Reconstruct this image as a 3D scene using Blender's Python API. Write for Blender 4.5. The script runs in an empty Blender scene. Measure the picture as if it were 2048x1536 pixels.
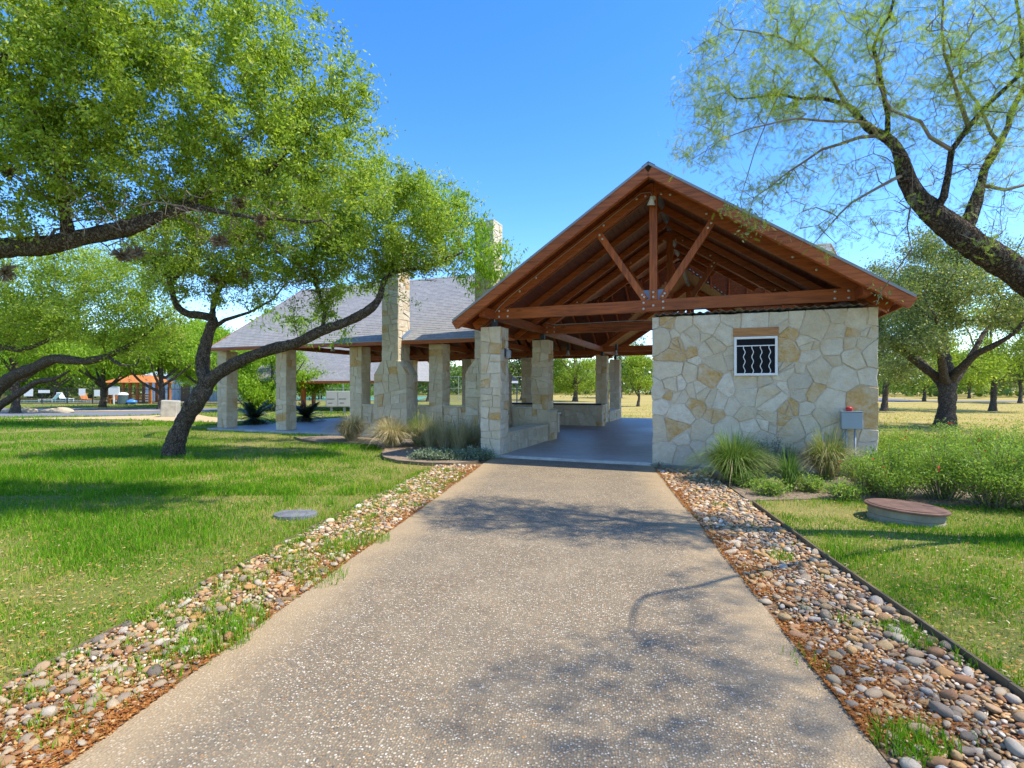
import bpy, math, random
import numpy as np
from mathutils import Vector

# ------------------------------------------------------------------ camera, world, sun, exposure
scene = bpy.context.scene
COL = scene.collection
F = 1054.0            # focal length in pixels of the 2048 px wide photograph
HZ = 775.0            # row of the horizon
CAMZ = 1.645
cam_d = bpy.data.cameras.new('camera')
cam = bpy.data.objects.new('camera', cam_d)
COL.objects.link(cam)
cam.location = (0, 0, CAMZ)
cam.rotation_euler = (math.radians(90), 0, 0)
cam_d.sensor_width = 36
cam_d.lens = 36 * F / 2048
cam_d.shift_y = (HZ - 768) / 2048
cam_d.clip_start = 0.05
cam_d.clip_end = 3000
scene.camera = cam

SUN_EL = math.radians(57)
SUN_XY = np.array([0.955, -0.296]); SUN_XY /= np.linalg.norm(SUN_XY)
sun_dir = Vector((SUN_XY[0] * math.cos(SUN_EL), SUN_XY[1] * math.cos(SUN_EL), math.sin(SUN_EL)))
world = bpy.data.worlds.new('World'); scene.world = world; world.use_nodes = True
wn = world.node_tree
sky = wn.nodes.new('ShaderNodeTexSky'); sky.sky_type = 'NISHITA'; sky.sun_disc = False
sky.sun_elevation = SUN_EL
sky.sun_rotation = math.atan2(SUN_XY[0], SUN_XY[1])
sky.altitude = 300; sky.air_density = 1.0; sky.dust_density = 0.3; sky.ozone_density = 2.6
hs = wn.nodes.new('ShaderNodeHueSaturation'); hs.inputs['Saturation'].default_value = 1.34
hs.inputs['Hue'].default_value = 0.512
wn.links.new(sky.outputs[0], hs.inputs['Color'])
wn.links.new(hs.outputs[0], wn.nodes['Background'].inputs[0])
wn.nodes['Background'].inputs[1].default_value = 0.15
sd = bpy.data.lights.new('sun', 'SUN'); sd.energy = 2.8; sd.angle = math.radians(0.6); sd.color = (1.0, 0.93, 0.82)
sun = bpy.data.objects.new('sun', sd); COL.objects.link(sun)
sun.rotation_euler = sun_dir.to_track_quat('Z', 'Y').to_euler()
sun.location = (20, -10, 30)
scene.view_settings.view_transform = 'Standard'
scene.view_settings.look = 'None'
scene.view_settings.exposure = 1.42
scene.view_settings.gamma = 1.0
scene.view_settings.use_curve_mapping = False

# ------------------------------------------------------------------ helpers
RNG = np.random.default_rng(7)
TH = math.radians(21.8)
UX = np.array([math.cos(TH), -math.sin(TH)])
DX = np.array([math.sin(TH), math.cos(TH)])
ORG = np.array([-.335, 12.18])
SLAB = 0.085

def pv(u, d, z=0.0):
    p = ORG + u * UX + d * DX
    return np.array([p[0], p[1], z + SLAB])

def at(px, py, Y):
    """point of the place seen at that row and column, Y metres away"""
    return np.array([(px - 1024) * Y / F, Y, CAMZ - (py - HZ) * Y / F])

def gnd(px, py, z=0.0):
    Y = F * (CAMZ - z) / (py - HZ)
    return np.array([(px - 1024) * Y / F, Y, z])

def tag(o, label=None, cat=None, group=None, kind=None):
    if label: o['label'] = label
    if cat: o['category'] = cat
    if group: o['group'] = group
    if kind: o['kind'] = kind
    return o

def empty(name, loc=(0, 0, 0), rz=0.0, parent=None):
    o = bpy.data.objects.new(name, None); COL.objects.link(o)
    o.location = loc; o.rotation_euler = (0, 0, rz); o.empty_display_size = 0.1
    if parent: o.parent = parent
    return o

def link(name, me, parent=None, loc=None, rot=None):
    o = bpy.data.objects.new(name, me); COL.objects.link(o)
    if parent: o.parent = parent
    if loc is not None: o.location = loc
    if rot is not None: o.rotation_euler = rot
    return o

class MB:
    def __init__(s): s.v = []; s.f = []
    def add(s, verts, faces):
        b = len(s.v); s.v.extend([tuple(map(float, p)) for p in verts])
        s.f.extend([tuple(i + b for i in f) for f in faces]); return s
    def box(s, a, b):
        x0, y0, z0 = a; x1, y1, z1 = b
        return s.add([(x0,y0,z0),(x1,y0,z0),(x1,y1,z0),(x0,y1,z0),(x0,y0,z1),(x1,y0,z1),(x1,y1,z1),(x0,y1,z1)],
                     [(0,3,2,1),(4,5,6,7),(0,1,5,4),(1,2,6,5),(2,3,7,6),(3,0,4,7)])
    def beam(s, p, q, w, h, up=(0, 0, 1)):
        """bar from p to q, w across and h along up"""
        p = np.array(p, float); q = np.array(q, float); t = q - p; t /= np.linalg.norm(t)
        up = np.array(up, float); sd_ = np.cross(t, up); sd_ /= np.linalg.norm(sd_); up = np.cross(sd_, t)
        vs = []
        for c in (p, q):
            for a, b in ((-1,-1),(1,-1),(1,1),(-1,1)):
                vs.append(c + sd_ * a * w / 2 + up * b * h / 2)
        return s.add(vs, [(0,1,2,3),(7,6,5,4),(0,4,5,1),(1,5,6,2),(2,6,7,3),(3,7,4,0)])
    def tube(s, pts, rad, n=6, cap=True, jit=0.0, rng=None):
        pts = np.array(pts, float); m = len(pts)
        rad = np.full(m, rad) if np.isscalar(rad) else np.array(rad, float)
        tan = np.gradient(pts, axis=0); tan /= np.linalg.norm(tan, axis=1)[:, None] + 1e-9
        a = np.cross(tan[0], (0, 0, 1)) if abs(tan[0][2]) < .9 else np.cross(tan[0], (1, 0, 0))
        vs = []
        for i in range(m):
            a = a - tan[i] * a.dot(tan[i]); a /= np.linalg.norm(a) + 1e-9
            b = np.cross(tan[i], a)
            for k in range(n):
                an = 2 * math.pi * k / n
                r = rad[i] * (1 + (rng.uniform(-jit, jit) if jit else 0))
                vs.append(pts[i] + (a * math.cos(an) + b * math.sin(an)) * r)
        fs = []
        for i in range(m - 1):
            for k in range(n):
                k2 = (k + 1) % n
                fs.append((i*n+k, i*n+k2, (i+1)*n+k2, (i+1)*n+k))
        if cap:
            fs.append(tuple(range(n-1, -1, -1))); fs.append(tuple((m-1)*n + k for k in range(n)))
        return s.add(vs, fs)
    def lathe(s, prof, n=20, c=(0, 0, 0)):
        vs = []; fs = []
        for r, z in prof:
            for k in range(n):
                an = 2*math.pi*k/n; vs.append((c[0]+r*math.cos(an), c[1]+r*math.sin(an), c[2]+z))
        for i in range(len(prof)-1):
            for k in range(n):
                k2 = (k+1) % n; fs.append((i*n+k, i*n+k2, (i+1)*n+k2, (i+1)*n+k))
        fs.append(tuple(range(n-1, -1, -1))); fs.append(tuple((len(prof)-1)*n+k for k in range(n)))
        return s.add(vs, fs)
    def prism(s, poly, ext):
        n = len(poly); poly = np.array(poly, float); ext = np.array(ext, float)
        return s.add(list(poly) + list(poly + ext),
                     [tuple(range(n-1, -1, -1)), tuple(range(n, 2*n))] + [(i, (i+1) % n, n+(i+1) % n, n+i) for i in range(n)])
    def mesh(s, name, mat, smooth=False):
        me = bpy.data.meshes.new(name); me.from_pydata(s.v, [], s.f); me.update()
        if mat: me.materials.append(mat)
        if smooth: me.polygons.foreach_set('use_smooth', [True] * len(me.polygons))
        return me
    def build(s, name, mat, parent=None, smooth=False, bevel=0, loc=None, rot=None):
        o = link(name, s.mesh(name, mat, smooth), parent, loc, rot)
        if bevel:
            m = o.modifiers.new('bevel', 'BEVEL'); m.width = bevel; m.segments = 2; m.limit_method = 'ANGLE'
        return o

def np_mesh(name, verts, faces, mat, attr=None, smooth=False):
    """mesh from arrays; faces is (N,3) or (N,4); attr: per-vertex float array called tint"""
    me = bpy.data.meshes.new(name)
    nv, (nf, k) = len(verts), faces.shape
    me.vertices.add(nv); me.vertices.foreach_set('co', np.ascontiguousarray(verts, np.float32).ravel())
    me.loops.add(nf*k); me.loops.foreach_set('vertex_index', np.ascontiguousarray(faces, np.int32).ravel())
    me.polygons.add(nf); me.polygons.foreach_set('loop_start', np.arange(0, nf*k, k, dtype=np.int32))
    me.polygons.foreach_set('loop_total', np.full(nf, k, np.int32))
    if smooth: me.polygons.foreach_set('use_smooth', np.ones(nf, bool))
    if attr is not None:
        a = me.attributes.new('tint', 'FLOAT', 'POINT'); a.data.foreach_set('value', np.ascontiguousarray(attr, np.float32))
    me.update(calc_edges=True); me.materials.append(mat)
    return me

def fnoise(x, y, s=1.0, seed=0):
    """cheap smooth noise 0..1"""
    r = np.random.default_rng(seed); o = np.zeros_like(x, dtype=float); t = 0
    for k in range(7):
        a = r.uniform(0, 6.283); fr = s * (0.7 + 0.45*k); w = 1/(1+.5*k); t += w
        o += w*np.sin((x*math.cos(a) + y*math.sin(a))*fr*2 + r.uniform(0, 6.28) + 1.3*np.sin((x*math.sin(a) - y*math.cos(a))*fr + k))
    return np.clip(.5 + o/t*.9, 0, 1)

def inpoly(x, y, poly):
    ins = np.zeros(len(x), bool); n = len(poly); j = n-1
    for i in range(n):
        xi, yi = poly[i][:2]; xj, yj = poly[j][:2]
        c = ((yi > y) != (yj > y)) & (x < (xj-xi)*(y-yi)/(yj-yi+1e-12)+xi)
        ins ^= c; j = i
    return ins

# ------------------------------------------------------------------ materials
class N:
    def __init__(s, name, rough=.8, spec=.3):
        s.m = bpy.data.materials.new(name); s.m.use_nodes = True; s.t = s.m.node_tree
        s.b = s.t.nodes['Principled BSDF']; s.b.inputs['Roughness'].default_value = rough
        s.b.inputs['Specular IOR Level'].default_value = spec
        s._co = None
    def n(s, typ, **kw):
        x = s.t.nodes.new(typ)
        for k, v in kw.items():
            if k in x.inputs: s.set(x.inputs[k], v)
            else: setattr(x, k, v)
        return x
    def set(s, sock, v):
        if hasattr(v, 'is_output'): s.t.links.new(v, sock)
        elif isinstance(v, (tuple, list)) and len(v) == 3 and sock.type == 'RGBA': sock.default_value = (*v, 1)
        else: sock.default_value = v
    def co(s, out='Object', scale=None):
        if s._co is None: s._co = s.n('ShaderNodeTexCoord')
        o = s._co.outputs[out]
        if scale:
            mp = s.n('ShaderNodeMapping'); s.set(mp.inputs['Vector'], o); mp.inputs['Scale'].default_value = scale; o = mp.outputs[0]
        return o
    def noise(s, scale, detail=4, vec=None, rough=.6, out='Fac', dist=0):
        x = s.n('ShaderNodeTexNoise'); x.inputs['Scale'].default_value = scale; x.inputs['Detail'].default_value = detail
        x.inputs['Roughness'].default_value = rough; x.inputs['Distortion'].default_value = dist
        s.set(x.inputs['Vector'], vec if vec is not None else s.co()); return x.outputs[out]
    def voro(s, scale, vec=None, feature='F1', out='Distance', rnd=1):
        x = s.n('ShaderNodeTexVoronoi'); x.feature = feature; x.inputs['Scale'].default_value = scale
        x.inputs['Randomness'].default_value = rnd
        s.set(x.inputs['Vector'], vec if vec is not None else s.co()); return x.outputs[out]
    def ramp(s, fac, stops, interp='LINEAR'):
        x = s.n('ShaderNodeValToRGB'); s.set(x.inputs[0], fac); e = x.color_ramp.elements; x.color_ramp.interpolation = interp
        while len(e) < len(stops): e.new(.5)
        for i, (p, c) in enumerate(stops):
            e[i].position = p; e[i].color = (*c, 1) if isinstance(c, (tuple, list)) else (c, c, c, 1)
        return x.outputs[0]
    def mix(s, fac, a, b, mode='MIX'):
        x = s.n('ShaderNodeMix'); x.data_type = 'RGBA'; x.blend_type = mode
        s.set(x.inputs[0], fac); s.set(x.inputs[6], a); s.set(x.inputs[7], b); return x.outputs[2]
    def math(s, op, a, b=0.0):
        x = s.n('ShaderNodeMath'); x.operation = op; s.set(x.inputs[0], a); s.set(x.inputs[1], b); return x.outputs[0]
    def rnd(s): return s.n('ShaderNodeObjectInfo').outputs['Random']
    def attr(s, name='tint'):
        x = s.n('ShaderNodeAttribute'); x.attribute_name = name; return x.outputs['Fac']
    def col(s, c): s.set(s.b.inputs['Base Color'], c); return s
    def bump(s, h, st=.4, d=.02):
        x = s.n('ShaderNodeBump'); x.inputs['Strength'].default_value = st; x.inputs['Distance'].default_value = d
        s.set(x.inputs['Height'], h); s.t.links.new(x.outputs[0], s.b.inputs['Normal']); return s

def plain(name, c, rough=.6, spec=.4, metal=0, var=.25, scale=6, bump=0):
    m = N(name, rough, spec); nz = m.noise(scale, 5)
    d = tuple(x*(1-var) for x in c); l = tuple(min(1, x*(1+var*.6)) for x in c)
    m.col(m.ramp(nz, [(.3, d), (.7, l)])); m.b.inputs['Metallic'].default_value = metal
    if bump: m.bump(m.noise(scale*6, 6), bump, .01)
    return m.m

def leafy(name, stops, trans=.5, rough=.45, spec=.35):
    """leaf or grass: colour by the tint of each leaf, light coming through"""
    m = N(name, rough, spec); t = m.attr(); c = m.ramp(t, stops); m.col(c)
    tr = m.n('ShaderNodeBsdfTranslucent'); m.set(tr.inputs[0], m.mix(1.0, c, (1.0, 1.0, .55), 'MULTIPLY'))
    mx = m.n('ShaderNodeMixShader'); mx.inputs[0].default_value = trans
    m.t.links.new(m.b.outputs[0], mx.inputs[1]); m.t.links.new(tr.outputs[0], mx.inputs[2])
    m.t.links.new(mx.outputs[0], m.t.nodes['Material Output'].inputs[0])
    return m.m

def m_stone(name, ochre):
    m = N(name, .85, .2); r = m.rnd()
    base = m.ramp(r, [(0, (.56, .49, .36)), (.2, (.66, .57, .39)), (.4, (.69, .62, .47)), (.6, (.60, .50, .33)), (.8, (.70, .61, .43)), (1, (.74, .67, .52))])
    vec = m.n('ShaderNodeVectorMath'); vec.operation = 'ADD'
    m.set(vec.inputs[0], m.co()); cm = m.n('ShaderNodeCombineXYZ'); m.set(cm.inputs[0], m.math('MULTIPLY', r, 57.0)); m.set(cm.inputs[2], m.math('MULTIPLY', r, 91.0))
    m.t.links.new(cm.outputs[0], vec.inputs[1]); v = vec.outputs[0]
    mott = m.noise(7, 6, v, .65)
    c = m.mix(m.ramp(mott, [(.35, 0), (.75, .6)]), base, (.44, .37, .26))
    oc = m.noise(3.2, 5, v, .7)
    st = [(.30, 0.0), (.56, .95)] if ochre else [(.50, 0.0), (.74, .6)]
    c = m.mix(m.ramp(oc, st), c, m.ramp(m.noise(14, 4, v), [(.3, (.46, .25, .06)), (.7, (.60, .41, .17))]))
    m.col(c).bump(m.noise(14, 9, v, .72), 1.0, .035)
    return m.m

def m_wood(name, c, axis=(8, 8, .6), var=.45):
    m = N(name, .55, .35); v = m.co('Object', axis)
    nz = m.noise(3.0, 6, v, .65, dist=.6); big = m.noise(.9, 2)
    d = tuple(x*(1-var*1.25) for x in c); l = tuple(x*(1+var*.8) for x in c)
    cc = m.ramp(nz, [(.30, d), (.52, c), (.72, l)])
    kn = m.voro(2.2, m.co('Object', tuple(.5+.12*q for q in axis))); cc = m.mix(m.ramp(kn, [(.06, .85), (.14, 0)]), cc, tuple(x*.3 for x in c))
    cc = m.mix(m.ramp(m.rnd(), [(0, 0.0), (1, .45)]), cc, tuple(x*.62 for x in c))
    cc = m.mix(m.ramp(big, [(.4, 0), (.8, .3)]), cc, tuple(x*1.25 for x in c))
    m.col(cc).bump(nz, .5, .012); return m.m

MT = {}
MT['stone'] = m_stone('limestone', False)
MT['ochre'] = m_stone('ochre limestone', True)
MT['mortar'] = plain('mortar', (.58, .49, .36), .95, .1, var=.2, scale=9, bump=.5)
MT['cap'] = plain('stone cap', (.50, .48, .40), .85, .2, var=.2, scale=6, bump=.4)
MT['beam_u'] = m_wood('stained timber along', (.38, .095, .018), (.6, 8, 8), .65)
MT['beam_d'] = m_wood('stained timber deep', (.30, .066, .012), (8, .6, 8), .6)
MT['beam_z'] = m_wood('stained timber upright', (.41, .105, .020), (8, 8, .6), .65)
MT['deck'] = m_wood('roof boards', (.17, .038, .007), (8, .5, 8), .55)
MT['lintel'] = m_wood('weathered lintel', (.42, .19, .06), (.8, 9, 9))
MT['steel'] = plain('dark steel', (.035, .05, .065), .5, .5, var=.2)
MT['plate'] = plain('blue grey plate', (.16, .22, .30), .45, .5, var=.15)
MT['bolt'] = plain('zinc', (.62, .58, .50), .35, .6, metal=.5, var=.1)
MT['white'] = plain('white paint', (.74, .74, .70), .5, .4, var=.08)
MT['drip'] = plain('drip edge', (.27, .28, .27), .5, .4, var=.1)
MT['glass_dark'] = plain('dark pane', (.010, .011, .013), .5, .08, var=.1)
MT['black'] = plain('black', (.015, .015, .017), .4, .4, var=.2)
MT['ebox'] = plain('grey enamel', (.26, .31, .32), .4, .4, var=.08, scale=3)
MT['pipe'] = plain('grey conduit', (.30, .33, .34), .4, .4, var=.1)
MT['red'] = plain('red enamel', (.45, .015, .02), .4, .4, var=.1)
MT['corr'] = plain('corrugated steel', (.20, .19, .17), .5, .4, metal=.5, var=.3)
MT['edging'] = plain('timber edging', (.15, .115, .065), .8, .2, var=.35, scale=5, bump=.3)
MT['asphalt'] = plain('asphalt', (.17, .175, .19), .9, .2, var=.15, scale=.6)
MT['green_court'] = plain('court', (.10, .30, .22), .8, .2, var=.1, scale=.3)
MT['chain'] = plain('fence wire', (.05, .06, .06), .5, .3, var=.1)
MT['orange_wood'] = plain('orange cedar', (.50, .17, .03), .6, .3, var=.25, scale=3)
MT['metal_wall'] = plain('pale metal siding', (.38, .47, .50), .5, .4, var=.08, scale=.5)
MT['brown_door'] = plain('brown door', (.14, .07, .025), .5, .4, var=.15)
MT['bin'] = plain('dark green bin', (.06, .10, .10), .5, .4, var=.15)
MT['blue'] = plain('blue plastic', (.05, .22, .60), .4, .4, var=.15)
MT['boulder'] = plain('pale boulder', (.50, .40, .26), .9, .2, var=.35, scale=3, bump=.5)
MT['lime_block'] = plain('limestone block', (.42, .40, .33), .9, .2, var=.3, scale=3, bump=.5)
MT['mail'] = plain('mailbox grey', (.30, .31, .27), .5, .4, var=.08)
MT['sand'] = plain('sandy soil', (.52, .38, .20), .95, .1, var=.25, scale=2, bump=.3)
MT['pool'] = plain('pool water', (.10, .42, .42), .1, .5, var=.1)
MT['lid'] = plain('slate lid', (.17, .17, .18), .8, .3, var=.4, scale=5, bump=.6)
MT['rust'] = plain('rusted steel lid', (.15, .085, .055), .75, .3, var=.4, scale=6, bump=.3)
MT['conc'] = plain('concrete ring', (.24, .22, .155), .85, .2, var=.25, scale=5, bump=.3)

m = N('slab concrete', .5, .4); nz = m.noise(1.1, 6, m.co('Object', (1, .35, 1)), .7); n2 = m.noise(9, 5)
c = m.ramp(nz, [(.32, (.33, .315, .27)), (.5, (.45, .43, .37)), (.68, (.58, .55, .47))])
st_ = m.noise(2.6, 8, m.co('Object', (.35, 1.6, 1)), .75); c = m.mix(m.ramp(st_, [(.5, 0), (.62, .6)]), c, (.19, .18, .155))
m.col(m.mix(.3, c, m.ramp(n2, [(.3, (.2, .2, .19)), (.7, (.5, .48, .43))]))).bump(n2, .08, .01)
m.set(m.b.inputs['Roughness'], m.ramp(nz, [(.3, .36), (.7, .6)])); MT['slab'] = m.m

m = N('shingles', .9, .15)
br = m.n('ShaderNodeTexBrick'); m.set(br.inputs['Vector'], m.co('Object'))
MT_sh = m
# tabs: rows follow the built courses, joints by a brick pattern in u
sep = m.n('ShaderNodeSeparateXYZ'); m.set(sep.inputs[0], m.co('Object'))
cx = m.n('ShaderNodeCombineXYZ'); m.set(cx.inputs[0], sep.outputs[0]); m.set(cx.inputs[1], sep.outputs[1])
m.t.links.new(cx.outputs[0], br.inputs['Vector'])
for k, v in (('Scale', 1.0), ('Mortar Size', .010), ('Brick Width', .24), ('Row Height', .1215), ('Mortar Smooth', .1)): br.inputs[k].default_value = v
br.inputs['Color1'].default_value = (.225, .21, .185, 1); br.inputs['Color2'].default_value = (.385, .36, .315, 1); br.inputs['Mortar'].default_value = (.10, .11, .12, 1)
br.offset = .37
m.col(m.mix(m.ramp(m.noise(.8, 5), [(.3, 0), (.7, .35)]), m.mix(.5, br.outputs[0], m.ramp(m.noise(60, 3), [(.3, (.14, .138, .13)), (.7, (.38, .37, .34))])), (.22, .235, .22)))
m.bump(m.noise(90, 3), .4, .004); MT['shingle'] = m.m

def m_bark(name, dark, light, sc=1.0):
    m = N(name, .95, .1); v0 = m.co('Object', (1, 1, .5))
    va = m.n('ShaderNodeVectorMath'); va.operation = 'ADD'; m.set(va.inputs[0], v0); vs_ = m.n('ShaderNodeVectorMath'); vs_.operation = 'SCALE'; m.set(vs_.inputs[0], m.noise(9*sc, 4, None, .6, 'Color')); vs_.inputs['Scale'].default_value = .12; m.t.links.new(vs_.outputs[0], va.inputs[1]); v = va.outputs[0]
    vo = m.voro(34*sc, v, 'DISTANCE_TO_EDGE'); nz = m.noise(22*sc, 9, v, .75)
    h = m.math('ADD', m.math('MULTIPLY', m.ramp(vo, [(0, 0), (.30, 1)]), .45), m.math('MULTIPLY', nz, 1.1))
    c = m.ramp(h, [(.42, tuple(x*.30 for x in dark)), (.68, dark), (.98, light)])
    lich = m.noise(11*sc, 8, None, .75); c = m.mix(m.ramp(lich, [(.55, 0), (.66, .7)]), c, (.40, .39, .33))
    m.col(c).bump(h, 1.0, .06/sc); return m.m
MT['bark'] = m_bark('oak bark', (.10, .075, .055), (.26, .215, .165))
MT['bark2'] = m_bark('mesquite bark', (.075, .055, .04), (.20, .155, .11))
MT['twig'] = plain('twig', (.22, .175, .13), .9, .1, var=.3, scale=9)
MT['moss'] = plain('ball moss', (.20, .15, .09), .95, .1, var=.35, scale=20)
MT['oak'] = leafy('oak leaves', [(0, (.15, .23, .016)), (.4, (.29, .42, .032)), (.75, (.42, .55, .065)), (1, (.56, .62, .16))], .55, .45, .32)
MT['oak_dark'] = leafy('dark oak leaves', [(0, (.055, .11, .018)), (.4, (.11, .20, .03)), (.75, (.20, .29, .05)), (1, (.34, .37, .11))], .42, .38, .5)
MT['oak_pale'] = leafy('olive oak leaves', [(0, (.10, .145, .03)), (.4, (.20, .27, .06)), (.75, (.33, .38, .11)), (1, (.48, .48, .20))], .45, .4, .5)
MT['mesq'] = leafy('mesquite leaves', [(0, (.17, .28, .03)), (.5, (.32, .45, .06)), (1, (.50, .56, .13))], .55, .5, .3)
MT['weep'] = leafy('bright leaves', [(0, (.14, .28, .012)), (.5, (.27, .46, .022)), (1, (.42, .56, .05))], .55, .5, .3)
MT['grass'] = leafy('grass blades', [(0, (.07, .21, .010)), (.35, (.145, .345, .014)), (.58, (.27, .41, .03)), (.8, (.48, .42, .10)), (1, (.62, .48, .20))], .42, .8, .04)
MT['ogreen'] = leafy('clump grass', [(0, (.08, .17, .03)), (.5, (.17, .27, .05)), (.75, (.36, .34, .14)), (1, (.55, .46, .26))], .35, .55, .3)
MT['otan'] = leafy('tan clump grass', [(0, (.20, .22, .08)), (.4, (.40, .35, .17)), (.75, (.58, .48, .28)), (1, (.68, .60, .42))], .35, .6, .2)
MT['sage'] = leafy('grey green leaves', [(0, (.10, .14, .08)), (.5, (.20, .26, .15)), (1, (.36, .42, .28))], .3, .6, .2)
MT['salvia'] = leafy('bush leaves', [(0, (.12, .22, .025)), (.5, (.27, .42, .05)), (1, (.46, .58, .13))], .5, .5, .3)
MT['flower'] = leafy('red petals', [(0, (.50, .03, .03)), (1, (.65, .10, .06))], .3, .6, .2)
MT['sago'] = leafy('dark fronds', [(0, (.010, .022, .010)), (1, (.03, .055, .02))], .15, .4, .4)
MT['litter'] = leafy('leaf litter', [(0, (.24, .075, .02)), (.5, (.42, .17, .04)), (.85, (.55, .33, .11)), (1, (.60, .50, .28))], .2, .8, .1)

m = N('lawn soil', .95, .1); p = m.co('Object')
c = m.ramp(m.noise(.35, 5, p, .65), [(.34, (.12, .165, .02)), (.49, (.20, .205, .05)), (.64, (.33, .27, .09)), (.82, (.43, .32, .13))])
c = m.mix(m.ramp(m.noise(34, 8, p, .8), [(.42, .0), (.62, .75)]), c, (.12, .105, .035)); c = m.mix(m.ramp(m.noise(60, 5, m.co('Object', (1, .35, 1)), .8), [(.54, 0), (.68, .55)]), c, (.50, .42, .18))
# the far field is dry straw grass
sepg = m.n('ShaderNodeSeparateXYZ'); m.set(sepg.inputs[0], p)
mr = m.n('ShaderNodeMapRange'); m.set(mr.inputs['Value'], sepg.outputs[0]); mr.inputs['From Min'].default_value = -6; mr.inputs['From Max'].default_value = 8
mr2 = m.n('ShaderNodeMapRange'); m.set(mr2.inputs['Value'], sepg.outputs[1]); mr2.inputs['From Min'].default_value = 13; mr2.inputs['From Max'].default_value = 19
dry = m.math('MULTIPLY', mr.outputs[0], mr2.outputs[0])
straw = m.ramp(m.noise(.22, 5, m.co('Object', (.5, 1.6, 1)), .65), [(.3, (.24, .25, .05)), (.48, (.40, .31, .10)), (.7, (.50, .37, .14))])
straw = m.mix(m.ramp(m.noise(9, 6, p, .75), [(.4, .0), (.75, .55)]), straw, (.22, .20, .05))
m.col(m.mix(m.math('MULTIPLY', dry, .95), c, straw)).bump(m.noise(40, 6), .6, .03); MT['lawn'] = m.m

m = N('exposed aggregate', .8, .3); p = m.co('Object')
pw = m.n('ShaderNodeVectorMath'); pw.operation = 'ADD'; ps_ = m.n('ShaderNodeVectorMath'); ps_.operation = 'SCALE'; m.set(ps_.inputs[0], m.noise(35, 3, p, .6, 'Color')); ps_.inputs['Scale'].default_value = .016; m.set(pw.inputs[0], p); m.t.links.new(ps_.outputs[0], pw.inputs[1]); p_ = pw.outputs[0]
vc = m.voro(78, p_, 'F1', 'Color'); vd = m.voro(78, p_, 'F1', 'Distance')
s3 = m.n('ShaderNodeSeparateColor'); m.set(s3.inputs[0], vc)
peb = m.ramp(s3.outputs[0], [(0, (.055, .05, .045)), (.22, (.15, .125, .09)), (.42, (.27, .21, .125)), (.54, (.42, .21, .07)), (.66, (.41, .33, .20)), (.80, (.47, .385, .25)), (.90, (.56, .47, .33)), (.96, (.66, .58, .44)), (1, (.76, .70, .57))])
gap = m.ramp(vd, [(.30, 0), (.52, 1)])
c = m.mix(gap, peb, (.175, .135, .08))
big = m.noise(.55, 5, p, .6)
c = m.mix(m.ramp(big, [(.36, .0), (.68, .34)]), c, (.19, .16, .11))
fine = m.noise(1.7, 7, p, .7); c = m.mix(m.ramp(fine, [(.45, 0), (.8, .38)]), c, (.40, .31, .18))
# sandy dust gathers along both edges: distance from the middle line of the drive
sx = m.n('ShaderNodeSeparateXYZ'); m.set(sx.inputs[0], p)
dm = m.math('ABSOLUTE', sx.outputs[0]); dm = m.math('ADD', dm, m.math('MULTIPLY', m.noise(2.0, 6, p, .7), .7))
c = m.mix(m.ramp(dm, [(.86, 0), (1.0, 0)]), c, (.5, .4, .25)) if False else m.mix(m.math('MULTIPLY', m.ramp(m.math('MULTIPLY', dm, .5), [(.80, 0), (1.0, 1)]), .6), c, (.42, .30, .155))
m.col(c).bump(m.math('SUBTRACT', 1.0, vd), .5, .012); MT['drive'] = m.m

m = N('gravel bed soil', .95, .1)
vc = m.voro(30, None, 'F1', 'Color'); s3 = m.n('ShaderNodeSeparateColor'); m.set(s3.inputs[0], vc)
m.col(m.mix(m.noise(3, 5), m.ramp(s3.outputs[0], [(0, (.10, .07, .04)), (.5, (.26, .175, .09)), (1, (.40, .31, .20))]), (.20, .10, .035))).bump(m.noise(35, 6), .8, .03); MT['bed'] = m.m
m = N('mulch', .95, .1)
v = m.co('Object', (1, 1, 1)); nz = m.noise(30, 8, v, .8)
m.col(m.ramp(nz, [(.3, (.10, .07, .045)), (.48, (.27, .20, .135)), (.66, (.50, .40, .28))])).bump(nz, 1.0, .04); MT['mulch'] = m.m

PEB = [(0, (.13, .12, .105)), (.10, (.27, .225, .17)), (.22, (.43, .33, .21)), (.36, (.56, .28, .075)), (.50, (.56, .38, .17)), (.60, (.44, .18, .07)), (.72, (.56, .43, .25)), (.88, (.60, .50, .34)), (1, (.66, .59, .46))]
def m_pebble(name, use_attr):
    m = N(name, .75, .25); c = m.ramp(m.attr() if use_attr else m.rnd(), PEB)
    nz = m.noise(28, 6); c = m.mix(m.ramp(nz, [(.35, 0), (.7, .6)]), c, (.33, .22, .11))
    m.col(c).bump(nz, .6, .02); return m.m
MT['peb_o'] = m_pebble('river stone', False)
MT['peb_a'] = m_pebble('river stones', True)
# ------------------------------------------------------------------ ground, drive, roads
R_DR = math.radians(8.4)
DN = np.array([math.cos(R_DR), -math.sin(R_DR)]); DT = np.array([math.sin(R_DR), math.cos(R_DR)])
OL, OR_ = -2.234, 1.286           # drive edges, as offsets along DN
STRIP = .95

def dr(o, t): p = DN*o + DT*t; return (p[0], p[1])
def t_at_wall(o, d=0.0):
    """length along the drive where offset o meets the line d of the pavilion"""
    return (d + ORG.dot(DX) - o*DN.dot(DX)) / DT.dot(DX)

def sheet(name, poly, z, mat, thick=0.0, kind='structure', parent=None, loc=None, rz=0.0):
    b = MB(); n = len(poly)
    if thick: b.prism([(p[0], p[1], z-thick) for p in poly], (0, 0, thick))
    else: b.add([(p[0], p[1], z) for p in poly], [tuple(range(n))])
    o = b.build(name, mat, parent, loc=loc, rot=(0, 0, rz) if loc is not None else None)
    if kind: o['kind'] = kind
    return o

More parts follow.
